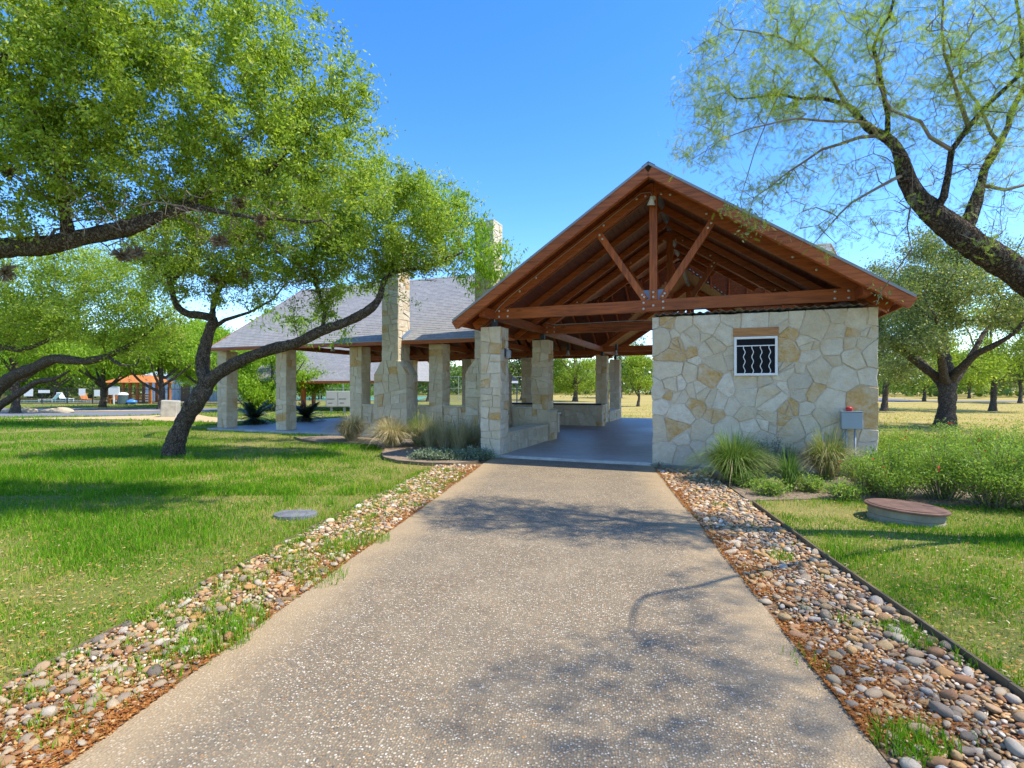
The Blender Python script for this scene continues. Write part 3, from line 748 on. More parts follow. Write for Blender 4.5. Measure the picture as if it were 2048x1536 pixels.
# wing trusses
bolt_me = MB().lathe([(.026, 0), (.026, .006), (.014, .016), (.004, .018)], 10).mesh('bolt', MT['bolt'])
def wing_truss(d, th=.14, detail=True):
    T = empty('truss', (UC, d, 3.16), 0, PAV); h0 = 0.0; bc = .25
    f = -th/2
    MB().box((-3.66, -th/2, 0), (3.66, th/2, .245)).build('bottom_chord', MT['beam_u'], T, bevel=.008)
    for s_ in (-1, 1):
        za = AZ-3.16
        def tc(a, dz): return (s_*a, 0, za-PW*a+dz)
        MB().beam(tc(WH-.12, -.168), tc(.02, -.168), th-.012, .20, (0, 0, 1)).build('top_chord', MT['beam_u'], T, bevel=.008)
        MB().beam((s_*.17, 0, .255), (s_*1.16, 0, 1.76), th-.03, .14, (1, 0, 0)).build('web_brace', MT['beam_z'], T, bevel=.006)
    MB().box((-.08, -th/2+.004, .247), (.08, th/2-.004, AZ-3.16-.30)).build('king_post', MT['beam_z'], T, bevel=.006)
    MB().box((-.055, -th/2-.012, AZ-3.16-.42), (.0, th/2, AZ-3.16-.11)).build('ridge_plate', MT['beam_z'], T)
    MB().box((.012, -th/2-.012, AZ-3.16-.42), (.055, th/2, AZ-3.16-.11)).build('ridge_plate', MT['beam_z'], T)
    MB().prism([(-.27, -.012, .247), (.27, -.012, .247), (.27, -.012, .46), (-.27, -.012, .46)], (0, .02, 0)).build('gusset_plate', MT['plate'], T)
    if detail:
        sp = [(0, .30), (0, .40), (0, .12), (-.2, .06), (.2, .06), (-.2, .19), (.2, .19), (-.19, .31), (.19, .31), (-.23, .36), (.23, .36)]
        for s_ in (-1, 1):
            sp += [(s_*1.14, 1.72), (s_*1.08, 1.63), (s_*3.3, .06), (s_*3.3, .19), (s_*3.52, .06), (s_*3.52, .19), (s_*.16, 2.44), (s_*.34, 2.40), (s_*1.05, 1.92), (s_*2.6, .9), (s_*3.0, .62)]
        for x, z in sp: link('bolt', bolt_me, T, (x, f-.001, z), (math.radians(90), 0, 0))
    return T
wing_truss(.25)
for d in (3.9, 12.35, 15.45): wing_truss(d, .14, d < 5)
# long plate beams on the columns, main trusses
for u in (-.2, 7.16):
    for a, c in ((-.45, .165), (.335, 3.82), (3.98, 12.26), (12.44, 15.36)):
        MB().box((u-.07, a, 3.165), (u+.07, c, 3.155+.22)).build('plate_beam', MT['beam_d'], PAV, bevel=.006)
for d in (3.9, 12.35):
    MB().box((ML+.1, d-.07, 3.03), (-.28, d+.07, 3.25)).build('plate_beam', MT['beam_u'], PAV, bevel=.006)
for u in [x-.25 for x in FRONT_U[:4]]:
    T = empty('truss', (u, MR, 3.26), 0, PAV)
    MB().box((-.07, -4.3, 0), (.07, 4.3, .22)).build('bottom_chord', MT['beam_d'], T, bevel=.006)
    for s_ in (-1, 1):
        MB().beam((0, s_*4.5, zm(ME+.42)-3.26-.25), (0, s_*.02, MZ-3.26-.25), .13, .2, (0, 0, 1)).build('top_chord', MT['beam_d'], T)
        MB().beam((0, s_*.15, .22), (0, s_*1.5, 1.6), .11, .13, (1, 0, 0)).build('web_brace', MT['beam_d'], T)
    MB().box((-.07, -.07, .223), (.07, .07, MZ-3.26-.34)).build('king_post', MT['beam_z'], T)
    for s_ in (-1, 1):
        MB().beam((s_*.75, -4.22, -.01), (s_*.12, -4.22, -.55), .1, .12, (0, 1, 0)).build('knee_brace', MT['beam_u'], T) if False else None
# thin conduits
pts = [(UC-3.62, .165, 3.1), (UC-3.64, .165, 3.3), (UC-3.5, .165, 3.45)] + [(UC-a, .165, AZ-PW*a-.13) for a in (3.2, 2.4, 1.6, .8, .25)] + [(UC-.06, .165, AZ-.30), (UC, .165, AZ-.42)]
MB().tube(pts, .008, 5).build('conduit', MT['bolt'], PAV)
MB().tube([(-.1, 3.8, 3.5), (.2, 3.8, 3.42), (3.4, 3.8, 3.44)], .012, 5).build('conduit', MT['bolt'], PAV)

# ------------------------------------------------------------------ fixtures on the pavilion (own things)
def at_pav(name, u, d, z, label, cat, group=None):
    p = pv(u, d, z); e = empty(name, p, -TH); tag(e, label, cat, group); return e
g = at_pav('gable_light', UC, .165, 5.50, 'white bell flood lamp at the top of the front gable post', 'lamp')
MB().lathe([(.055, 0), (.055, .02), (.05, .03)], 16).build('bracket', MT['white'], g, loc=(0, 0, .02), rot=(math.radians(90), 0, 0))
MB().tube([(0, -.02, .02), (0, -.09, .01), (-.01, -.11, -.02)], .016, 8).build('arm', MT['white'], g, smooth=True)
MB().lathe([(.012, .10), (.035, .095), (.045, .03), (.085, -.075), (.088, -.08), (.075, -.078)], 20).build('lamp_shade', MT['white'], g, smooth=True, loc=(-.02, -.115, -.07), rot=(math.radians(14), math.radians(6), 0))
g = at_pav('wall_lantern', .072, .27, 2.36, 'small grey louvred lantern high on the front left column', 'lamp')
MB().box((0, -.05, -.07), (.018, .05, .12)).build('back_plate', MT['steel'], g)
MB().lathe([(.055, -.11), (.06, -.1), (.06, .06), (.04, .08), (.012, .09)], 14).build('body', MT['pipe'], g, loc=(.09, 0, 0), smooth=True)
for k in range(4): MB().lathe([(.072, 0), (.074, .008), (.060, .012)], 14).build('louvre', MT['drip'], g, loc=(.09, 0, -.08+k*.038))
for (u, d, lab) in ((-8.0, 3.85, 'grey spot lamp under the eave left of the first chimney'), (-.9, 9.2, 'small spot lamp under the hall roof seen beside the entrance column'), (.9, 9.8, 'small pale spot lamp under the hall roof above the counter')):
    g = at_pav('spot_lamp', u, d, 2.98, lab, 'lamp', 'spot lamps under the roof')
    MB().box((-.04, -.04, .0), (.04, .04, .30)).build('bracket', MT['steel'], g)
    MB().lathe([(.02, .10), (.04, .08), (.05, .0), (.085, -.09), (.075, -.088)], 14).build('lamp_shade', MT['pipe'], g, loc=(0, -.05, -.04), smooth=True)
g = at_pav('electrical_box', 6.985, -.015, .81, 'grey metal electrical box on the stone wall with conduits', 'box')
MB().box((-.165, -.15, 0), (.165, -.012, .31)).build('body', MT['ebox'], g, bevel=.006)
MB().box((-.175, -.165, .312), (.175, -.008, .325)).build('rain_lid', MT['ebox'], g, bevel=.003)
MB().box((-.16, -.158, .012), (.16, -.152, .30)).build('door', MT['ebox'], g, bevel=.003)
MB().box((.168, -.09, .12), (.18, -.07, .17)).build('latch', MT['bolt'], g)
for x in (-.115, -.075, .06): MB().tube([(x, -.07, 0), (x, -.07, -.88)], .017, 8).build('conduit', MT['pipe'], g, smooth=True)
g = at_pav('alarm_bell', 6.95, -.10, 1.136, 'small red alarm bell on top of the electrical box', 'alarm')
MB().lathe([(.05, 0), (.055, .01), (.055, .055), (.045, .07), (.02, .075)], 16).build('bell', MT['red'], g, smooth=True)
MB().box((-.03, -.062, .01), (.03, -.052, .05)).build('cover', MT['red'], g)
# ------------------------------------------------------------------ trees
def catmull(P, step):
    P = np.array(P, float); out = []
    for i in range(len(P)-1):
        p0 = P[max(i-1, 0)]; p1 = P[i]; p2 = P[i+1]; p3 = P[min(i+2, len(P)-1)]
        n = max(1, int(np.linalg.norm(p2[:3]-p1[:3])/step))
        for k in range(n):
            t = k/n
            out.append(.5*((2*p1) + (-p0+p2)*t + (2*p0-5*p1+4*p2-p3)*t*t + (-p0+3*p1-3*p2+p3)*t**3))
    out.append(P[-1]); return np.array(out)

def grow(limbs, att, rng, seg=.3, alpha=.12, r0=.005, droop=0.0, wob=.06, expo=.44):
    """skeleton: given limbs, then every attractor is joined to the cheapest node by a curved branch"""
    pos = []; par = []; rmin = []; plen = []; chains = []
    for L in limbs:
        C = catmull(L, seg)
        if pos:
            d = np.linalg.norm(np.array(pos)-C[0, :3], axis=1); p = int(d.argmin())
            if d[p] < .6: start = 1
            else: start = 0
        else: p = -1; start = 0
        walk = np.zeros(3)
        for iq, q in enumerate(C[start:]):
            walk = walk*.86 + rng.normal(0, 1, 3)*(.010 + .055*seg*(q[3] < .06)); jit = walk*min(1, iq/4)*min(1.0, .25 + .03/q[3])
            pos.append(q[:3]+jit); par.append(p); rmin.append(q[3])
            plen.append(0 if p < 0 else plen[p]+np.linalg.norm(pos[-1]-pos[p])); p = len(pos)-1
    nl = len(pos)
    cap = nl + len(att)*12; PA = np.zeros((cap, 3)); PA[:nl] = pos; PLN = np.zeros(cap); PLN[:nl] = plen
    lp = np.array(pos)
    order = np.argsort([np.linalg.norm(lp-a, axis=1).min() for a in att]) if len(att) else []
    n = nl; tips = []; tipa = []
    ok = np.ones(cap, bool)
    rm = np.array(rmin); base_z = lp[:, 2].min()
    # the low part of the trunk does not sprout
    for i in range(nl):
        if rm[i] >= .55*rm.max() and plen[i] < .35*max(plen): ok[i] = False
    for ai in order:
        a = att[ai]
        d = np.linalg.norm(PA[:n]-a, axis=1); cost = d + alpha*PLN[:n]; cost[~ok[:n]] += 50
        j = int(cost.argmin()); dist = d[j]
        if dist < .05: continue
        pj = par[j]; dirn = (PA[j]-PA[pj]) if pj >= 0 else np.array([0, 0, 1.]); dirn /= np.linalg.norm(dirn)+1e-9
        ctrl = PA[j] + (dirn*.45 + (a-PA[j])/dist*.35)*dist*.6 + rng.normal(0, .10, 3)*dist + np.array([0, 0, droop*dist])
        k = int(min(11, max(1, round(dist/seg)))); prev = j
        for s in range(1, k+1):
            t = s/k; p = (1-t)**2*PA[j] + 2*t*(1-t)*ctrl + t*t*a
            if s < k: p = p + rng.normal(0, wob*seg, 3)
            PA[n] = p; par.append(prev); rmin.append(0); PLN[n] = PLN[prev]+np.linalg.norm(p-PA[prev]); prev = n; n += 1
        tips.append(prev); tipa.append(ai)
    PA = PA[:n]; par = np.array(par); cnt = np.zeros(n)
    ch = [[] for _ in range(n)]
    for i, p in enumerate(par):
        if p >= 0: ch[p].append(i)
    for i in range(n-1, -1, -1):
        if not ch[i]: cnt[i] = 1
        if par[i] >= 0: cnt[par[i]] += cnt[i]
    rad = r0*np.maximum(cnt, 1)**expo; rmin = np.array(rmin)
    rad = np.where(rmin > 0, rmin, rad)
    for i in range(n):
        p = par[i]
        if p >= 0 and rmin[i] == 0: rad[i] = min(rad[i], rad[p]*.82)
    return PA, par, rad, ch, np.array(tips), rmin, np.array(tipa)

def skin(PA, par, rad, ch, org, rng, thick=.03):
    """tubes along chains of nodes: two meshes, thick limbs and thin branches"""
    big, small = MB(), MB(); todo = [i for i, p in enumerate(par) if p < 0]
    while todo:
        s = todo.pop(); chain = [s] if par[s] < 0 else [par[s], s]; i = s
        while ch[i]:
            nx = max(ch[i], key=lambda q: rad[q]); todo += [q for q in ch[i] if q != nx]; chain.append(nx); i = nx
        r = rad[chain].copy()
        if par[s] >= 0: r[0] = min(r[0], r[1]*1.25)
        r[-1] *= .6
        m_ = r.max()
        if m_ > .07 and len(chain) > 3:
            C = catmull(np.concatenate([PA[chain], r[:, None]], 1), .055); rr = C[:, 3]*(1 + .06*np.sin(np.arange(len(C))*.31 + s) + .03*np.sin(np.arange(len(C))*.9))
            big.tube(C[:, :3]-org, rr, 22 if m_ > .12 else 14, cap=False, jit=.075, rng=rng); continue
        n = 12 if m_ > .12 else 8 if m_ > .05 else 5 if m_ > .018 else 3
        if m_ > .05: r = r*(1 + .07*np.sin(np.arange(len(r))*1.7 + s) + rng.normal(0, .05, len(r)))
        (big if m_ > thick else small).tube(PA[chain]-org, r, n, cap=False, jit=.10 if m_ > .06 else 0, rng=rng)
    return big, small

def frames(n, rng, up=.0, droop=None):
    """random leaf frames: long axis a, cross axis b"""
    a = rng.normal(0, 1, (n, 3)); a[:, 2] += up
    a /= np.linalg.norm(a, axis=1)[:, None]
    b = np.cross(a, rng.normal(0, 1, (n, 3))); b /= np.linalg.norm(b, axis=1)[:, None]+1e-9
    return a, b

def leaves_oak(c, L, rng, asp=.46, up=.15):
    n = len(c); a, b = frames(n, rng, up); s = L*rng.uniform(.65, 1.3, n)[:, None]; nr = np.cross(a, b)
    V = np.stack([c - a*s*.5, c + b*s*asp*.5 + nr*s*.05, c + a*s*.5, c - b*s*asp*.5 + nr*s*.05], 1).reshape(-1, 3)
    return V, np.arange(4*n).reshape(n, 4), np.repeat(np.clip(rng.normal(.45, .22, n), 0, 1), 4)

def leaves_frond(c, L, rng, pairs=6, lw=.075, up=-.5):
    """feathery twice-divided leaf: thin leaflets both sides of a drooping stalk"""
    n = len(c); a, b = frames(n, rng, up); s = L*rng.uniform(.6, 1.3, n)[:, None]; V = []; nr = np.cross(a, b)
    for k in range(pairs):
        t = (k+.6)/pairs; r = c + a*s*t
        for sg in (-1, 1):
            d = (b*sg*.75 + a*.55); tip = r + d*s*.30*(1-.35*abs(t-.45)) + nr*s*.04*sg
            V += [r, r + a*s*lw, tip]
    V = np.stack(V, 1).reshape(-1, 3); m_ = n*pairs*2
    return V, np.arange(3*m_).reshape(m_, 3), np.repeat(np.clip(rng.normal(.5, .22, n), 0, 1), 6*pairs)

def leaves_weep(c, L, rng, lw=.16):
    n = len(c); a, b = frames(n, rng, -.9); s = L*rng.uniform(.6, 1.4, n)[:, None]
    V = np.stack([c, c + a*s*.4 + b*s*lw, c + a*s - np.array([0, 0, .15])*s, c + a*s*.4 - b*s*lw], 1).reshape(-1, 3)
    return V, np.arange(4*n).reshape(n, 4), np.repeat(np.clip(rng.normal(.5, .25, n), 0, 1), 4)

def sample_blobs(blobs, n, rng, shell=.45):
    w = np.array([b[1][0]*b[1][1]*b[1][2]*(b[2] if len(b) > 2 else 1) for b in blobs]); w /= w.sum(); out = []
    for b, k in zip(blobs, rng.multinomial(n, w)):
        d = rng.normal(0, 1, (k, 3)); d /= np.linalg.norm(d, axis=1)[:, None]
        r = rng.random(k)**(1/3.); r = np.where(rng.random(k) < shell, .75+.25*r, r)
        out.append(np.array(b[0]) + d*r[:, None]*np.array(b[1]))
    return np.concatenate(out)

def tree(name, label, cat, limbs, blobs, natt, kind, lmat, nleaf, L, sig, seed, seg=.3, bark='bark', r0=.005, group=None, droop=0.0, alpha=.12, shell=.45, zmin=None, moss=(), sweep=.5, expo=.44, keep=None, bare=(), nbare=0):
    rng = np.random.default_rng(seed)
    att = sample_blobs(blobs, natt, rng, shell)
    if zmin is not None: att = att[att[:, 2] > zmin]
    if keep is not None: att = att[keep(att)]
    na = len(att)
    if nbare: att = np.concatenate([att, sample_blobs(bare, nbare, rng, .3)])
    PA, par, rad, ch, tips, rmin, tipa = grow(limbs, att, rng, seg, alpha, r0, droop, expo=expo)
    base = np.array(limbs[0][0][:3], float); org = np.array([base[0], base[1], 0.0])
    e = empty(name, org); tag(e, label, cat, group)
    big, small = skin(PA, par, rad, ch, org, rng)
    if big.v: big.build('trunk', MT[bark], e, smooth=True)
    if small.v: small.build('branches', MT['twig'], e)['kind'] = 'stuff'
    tips = tips[tipa < na]
    # leaves hang about the tips and along the last stretch of each branch
    par_ = par
    src = [tips, par_[tips]]; q = par_[tips].copy()
    q = np.where(q >= 0, q, tips); q2 = np.where(par_[q] >= 0, par_[q], q)
    which = rng.random(nleaf); k = rng.integers(0, len(tips), nleaf)
    idx = np.where(which < .5, tips[k], np.where(which < .78, q[k], q2[k]))
    idx = np.where(rmin[idx] > .05, tips[k], idx)
    t = rng.random(nleaf)[:, None]; pi = np.where(par_[idx] >= 0, par_[idx], idx)
    sg = sig*rng.choice([.45, .8, 1.25], nleaf)[:, None]
    c = PA[idx]*(1-t*sweep) + PA[pi]*t*sweep + rng.normal(0, 1, (nleaf, 3))*sg*np.array([1, 1, .8])
    # each sprig leans to its own shade of green
    sprig = np.random.default_rng(seed+1).normal(0, .16, len(tips))[k]
    if kind == 'oak': V, Fc, T = leaves_oak(c, L, rng); rep = 4
    elif kind == 'frond': V, Fc, T = leaves_frond(c, L, rng); rep = 36
    else: V, Fc, T = leaves_weep(c, L, rng); rep = 4
    T = np.clip(T + np.repeat(sprig, rep), 0, 1)
    link('crown', np_mesh('crown', V-org, Fc, MT[lmat], T), e)
    for p in moss:
        mb = MB(); pp = np.array(p[:3])-org
        for i in range(90):
            d = rng.normal(0, 1, 3); d /= np.linalg.norm(d); r = p[3]*rng.uniform(.5, 1.0); s = np.cross(d, rng.normal(0, 1, 3)); s /= np.linalg.norm(s)
            mb.add([pp + s*.006, pp - s*.006, pp + d*r*.6 + s*.004 + rng.normal(0, .02, 3), pp + d*r + rng.normal(0, .02, 3)], [(0, 1, 2), (0, 2, 3)])
        mb.build('ball_moss', MT['moss'], e)
    return e

def pl(pts, Y=None):
    """limb through image positions: (column, row, distance, radius)"""
    return [np.array([*at(p[0], p[1], p[2]), p[3]]) for p in pts]
def bl(px, py, Y, rx, ry, rz, w=1.0):
    c = at(px, py, Y); return (c, (rx, ry, rz), w)

# great oak whose limb reaches in from the left
T1 = [pl([(-330, 1010, 7.2, .2507), (-310, 830, 7.2, .2159), (-230, 640, 7.1, .1881), (-110, 540, 7.0, .1533), (0, 497, 6.9, .1289), (90, 490, 6.8, .1149), (180, 470, 6.8, .1045), (270, 452, 6.7, .0905), (330, 425, 6.7, .0575), (400, 415, 6.6, .0444), (470, 430, 6.6, .0268), (560, 440, 6.5, .0191), (640, 450, 6.5, .0134)]),
      pl([(120, 470, 6.8, .0766), (128, 400, 6.7, .0627), (115, 330, 6.6, .0557), (90, 280, 6.5, .0488), (60, 200, 6.4, .0348), (90, 100, 6.4, .0244)]),
      pl([(330, 425, 6.7, .0557), (430, 380, 6.8, .0453), (520, 350, 6.9, .0383), (570, 300, 7.0, .0313), (600, 215, 7.0, .0244), (640, 190, 7.0, .0174)]),
      pl([(-230, 640, 7.1, .1393), (-200, 420, 6.8, .1114), (-120, 240, 6.4, .0836), (0, 120, 6.0, .0557), (160, 40, 5.8, .0348)]),
      pl([(-260, 700, 7.1, .1045), (-420, 480, 8.0, .0836), (-600, 350, 9.0, .0557)])]
B1 = [bl(130, 120, 6.5, 1.5, 1.5, 1.05), bl(380, 170, 6.6, 1.35, 1.5, 1.0), bl(600, 170, 6.9, .95, 1.2, .75), bl(690, 190, 7.0, .55, .7, .5), bl(560, 330, 6.9, 1.2, 1.2, .75), bl(300, 310, 6.8, 1.3, 1.3, .6), bl(700, 360, 7.0, .62, .8, .5), bl(40, 300, 6.4, 1.0, 1.2, .8), bl(-60, 200, 6.0, 1.4, 1.5, 1.5), bl(-500, 250, 8.5, 2.6, 2.4, 1.8, .5), bl(250, -40, 6.2, 1.8, 1.8, .7), bl(480, 30, 6.6, .9, 1.2, .5), bl(100, 620, 7.4, .8, .8, .25, .3), bl(560, 470, 6.7, .9, .8, .22, .6), bl(300, 530, 6.9, .5, .6, .25, .35), bl(220, 250, 6.7, 1.6, 1.4, 1.2), bl(470, 260, 6.8, 1.4, 1.3, .9), bl(180, 380, 7.6, 1.1, .7, .45), bl(440, 400, 7.5, 1.1, .7, .45, 1.0), bl(40, 80, 6.3, 1.4, 1.4, .9), bl(640, 260, 7.0, .9, 1.0, .7)]
tree('live_oak', 'great live oak with a thick scaly limb reaching in from the left edge', 'tree', T1, B1, 2600, 'oak', 'oak', 225000, .051, .088, 3, seg=.24, r0=.0040, nbare=700, bare=[bl(300, 470, 6.6, 1.6, .9, .3), bl(480, 440, 6.6, 1.2, .9, .35), bl(60, 360, 6.4, .9, .9, .6), bl(200, 380, 6.5, .8, .8, .4)],
     moss=[(*at(95, 300, 6.3), .13), (*at(245, 510, 6.5), .14), (*at(275, 505, 6.5), .12), (*at(480, 405, 6.5), .12), (*at(520, 440, 6.4), .10), (*at(20, 345, 6.2), .12), (*at(440, 480, 6.4), .13), (*at(10, 545, 6.5), .15)])
# leaning forked oak on the lawn
T2 = [pl([(346, 912, 12.66, .2440), (352, 880, 12.66, .2045), (372, 835, 12.66, .1938), (395, 800, 12.6, .1938), (412, 768, 12.6, .1794), (404, 735, 12.6, .1435), (408, 700, 12.6, .1292), (418, 660, 12.6, .1220), (424, 638, 12.6, .1076), (400, 630, 12.5, .0861), (372, 628, 12.5, .0789), (350, 610, 12.4, .0682), (340, 570, 12.4, .0610), (330, 545, 12.3, .0502), (310, 530, 12.2, .0359), (300, 505, 12.1, .0287)]),
      pl([(412, 768, 12.6, .1579), (440, 745, 12.5, .1435), (480, 722, 12.4, .1328), (540, 700, 12.3, .1256), (600, 683, 12.2, .1184), (645, 660, 12.1, .1112), (690, 645, 12.0, .1041), (735, 622, 11.9, .0969), (760, 598, 11.9, .0789), (770, 565, 11.9, .0610), (790, 545, 11.9, .0466), (850, 535, 11.8, .0323), (920, 500, 11.8, .0215)]),
      pl([(418, 660, 12.6, .0574), (450, 640, 12.7, .0431), (500, 625, 12.8, .0323), (550, 600, 12.9, .0251), (580, 570, 13, .0179)]),
      pl([(660, 652, 12.0, .0574), (650, 625, 12.0, .0431), (640, 590, 12.1, .0359), (620, 540, 12.2, .0287), (640, 480, 12.2, .0215)]),
      pl([(424, 638, 12.6, .0718), (428, 600, 12.7, .0574), (450, 560, 12.8, .0431), (500, 500, 13, .0323), (540, 440, 13, .0251)]),
      pl([(340, 570, 12.4, .0502), (380, 520, 12.2, .0395), (400, 470, 12.0, .0287)])]
B2 = [bl(420, 500, 12.4, 1.7, 1.6, .75), bl(600, 470, 12.4, 1.7, 1.5, .9), bl(760, 450, 12.1, 1.5, 1.4, 1.05), bl(860, 430, 12.0, .9, 1.1, .95), bl(690, 370, 12.2, 1.5, 1.4, .8), bl(540, 540, 12.3, 1.2, 1.1, .35, .7), bl(880, 500, 11.9, .6, .7, .4, .7), bl(640, 600, 12.1, .35, .4, .5, .9), bl(790, 380, 12.0, 1.0, 1.1, .6), bl(330, 560, 12.2, .7, .8, .35, .4), bl(520, 400, 12.5, 1.4, 1.3, .9), bl(700, 500, 12.2, 1.3, 1.1, .6), bl(830, 520, 11.9, .8, .8, .4), bl(360, 480, 12.3, 1.2, 1.1, .7), bl(560, 590, 12.2, 1.1, .9, .4, .6), bl(700, 570, 12.1, .9, .8, .35, .7), bl(440, 580, 12.3, .9, .9, .35, .6), bl(620, 630, 12.0, .6, .5, .3, .6), bl(820, 590, 11.9, .6, .6, .3, .3)]
tree('live_oak', 'leaning forked oak with dark scaly trunk standing on the left lawn', 'tree', T2, B2, 1700, 'oak', 'oak', 130000, .066, .115, 5, seg=.34, r0=.0055, nbare=700, bare=[bl(500, 570, 12.3, 1.8, 1.0, .45), bl(380, 560, 12.3, 1.1, .9, .4), bl(640, 560, 12.1, 1.2, .9, .4), bl(860, 530, 11.9, .9, .7, .4)],
     moss=[(*at(470, 470, 11.6), .2), (*at(520, 470, 11.6), .2), (*at(490, 545, 11.8), .2), (*at(430, 560, 12), .2), (*at(560, 500, 11.7), .18), (*at(610, 420, 11.6), .18)])
# feathery mesquite sprays mixed in behind the leaning oak
T2b = [pl([(355, 868, 19.5, .26), (372, 832, 19.5, .2), (402, 785, 19.4, .16), (412, 735, 19.3, .13), (418, 660, 18.5, .09), (450, 560, 16.5, .07), (560, 500, 15.8, .05), (700, 470, 15.4, .04), (820, 440, 15.0, .03), (920, 440, 14.8, .02)]), pl([(560, 500, 15.8, .04), (620, 560, 15.8, .03), (660, 600, 15.8, .02)])]
B2b = [bl(930, 470, 14.4, .75, .8, 1.2), bl(1000, 520, 14.4, .75, .7, .5), bl(960, 560, 14.4, .6, .6, .5, .7), bl(870, 400, 14.8, .9, .9, .6, .6), bl(640, 660, 15.6, 1.0, .8, .5, .35), bl(700, 560, 15.8, 1.2, .8, .4, .4), bl(540, 640, 16.4, .8, .8, .35, .4)]
tree('mesquite_tree', 'feathery mesquite behind the leaning oak, its sprays over the far chimney', 'tree', T2b, B2b, 420, 'weep', 'weep', 9000, .115, .13, 8, seg=.4, bark='bark2', r0=.006, droop=.1)

# leaning mesquite on the right
T5 = [pl([(2440, 1120, 5.15, .2970), (2405, 1070, 5.2, .2340), (2380, 1000, 5.2, .2160), (2330, 860, 5.3, .1944), (2250, 730, 5.3, .1800), (2150, 630, 5.4, .1692), (2050, 548, 5.4, .1476), (1990, 508, 5.4, .1368), (1930, 470, 5.4, .1188), (1870, 425, 5.45, .1044), (1830, 385, 5.5, .0936), (1812, 345, 5.5, .0828), (1800, 300, 5.5, .0551), (1785, 270, 5.6, .0459), (1745, 245, 5.7, .0398), (1690, 205, 5.8, .0263), (1640, 185, 5.9, .0184), (1560, 180, 6.0, .0127), (1480, 195, 6.1, .0079)]),
      pl([(1880, 430, 5.4, .0459), (1895, 350, 5.3, .0316), (1905, 295, 5.2, .0290), (1935, 245, 5.2, .0263), (1990, 195, 5.1, .0221), (2035, 150, 5.0, .0179), (2040, 60, 5.0, .0148), (2020, -60, 5.0, .0105)]),
      pl([(1930, 470, 5.4, .0551), (1960, 370, 5.5, .0459), (1990, 290, 5.6, .0316), (2030, 220, 5.6, .0263), (2100, 100, 5.6, .0211)]),
      pl([(1785, 270, 5.6, .0263), (1765, 180, 5.5, .0221), (1755, 100, 5.4, .0184), (1790, 20, 5.3, .0148), (1820, -60, 5.2, .0105)]),
      pl([(1905, 300, 5.2, .0211), (1860, 275, 5.2, .0179), (1840, 245, 5.2, .0158), (1780, 225, 5.3, .0137), (1750, 170, 5.3, .0116), (1770, 60, 5.3, .0084)]),
      pl([(1835, 390, 5.5, .0158), (1820, 420, 5.4, .0105), (1815, 450, 5.4, .0074), (1822, 500, 5.4, .0048), (1790, 545, 5.4, .0026)]),
      pl([(1785, 270, 5.6, .0237), (1715, 275, 5.6, .0190), (1640, 300, 5.7, .0148), (1570, 345, 5.8, .0095), (1500, 400, 5.9, .0048)]),
      pl([(1690, 205, 5.8, .0190), (1640, 130, 5.7, .0148), (1560, 80, 5.7, .0105), (1460, 60, 5.8, .0063), (1390, 90, 5.9, .0037)]),
      pl([(1755, 250, 5.6, .0184), (1690, 240, 5.4, .0148), (1600, 235, 5.3, .0105), (1500, 250, 5.3, .0063), (1410, 290, 5.4, .0037)]),
      pl([(1812, 345, 5.5, .0211), (1745, 385, 5.4, .0137), (1690, 430, 5.4, .0089), (1640, 490, 5.4, .0048)]),
      pl([(1935, 245, 5.2, .0211), (1905, 160, 5.1, .0158), (1880, 60, 5.0, .0116), (1890, -40, 5.0, .0079)]),
      pl([(1960, 370, 5.5, .0237), (2010, 380, 5.5, .0179), (2080, 360, 5.5, .0132)]),
      pl([(1990, 290, 5.6, .0184), (1960, 200, 5.7, .0148), (1930, 120, 5.8, .0105), (1950, 30, 5.8, .0074)]),
      pl([(2250, 730, 5.3, .0428), (2280, 420, 4.6, .0382), (2300, 150, 3.9, .0255), (2250, -150, 3.2, .0170)])]
B5 = [bl(1520, 130, 5.9, .75, 1.1, .75, 1.2), bl(1450, 250, 6.1, .45, .8, .5, 1.0), bl(1680, 90, 5.6, .8, 1.1, .7, 1.2), bl(1660, 300, 5.8, .75, .9, .45, .8), bl(1850, 60, 5.3, .8, 1.1, .7, .9), bl(1990, 300, 5.3, .5, .9, .9, .6), bl(1560, 400, 5.9, .5, .6, .35, .6), bl(1740, 440, 5.6, .45, .5, .4, .5), bl(2050, 100, 5.2, .7, 1.0, 1.0, .7), bl(1400, 180, 6.1, .35, .6, .45, 1.0), bl(1490, 380, 5.9, .35, .5, .25, 1.2), bl(1650, 460, 5.4, .35, .4, .3, 1.2), bl(1410, 285, 5.4, .3, .5, .25, 1.2), bl(1960, 470, 5.3, .35, .4, .3, .5), bl(1940, 150, 5.2, .6, .8, .6),
      ((4.7, 1.4, 6.0), (1.3, 1.0, .7), 1.0), ((6.4, 2.6, 6.4), (1.4, 1.2, .8), .6), ((5.9, .6, 5.4), (1.1, .9, .6), .5)]
tree('mesquite_tree', 'leaning mesquite with bare twigs and sparse feathery leaves at the right edge', 'tree', T5, B5, 4200, 'frond', 'mesq', 34000, .08, .06, 11, seg=.16, bark='bark2', r0=.0026, droop=-.05, alpha=.10, shell=.3, sweep=.9, expo=.43, nbare=700, bare=[bl(1960, 420, 5.4, .6, .7, .6), bl(1700, 370, 5.6, .8, .7, .4), bl(1900, 200, 5.3, .8, .8, .8)])
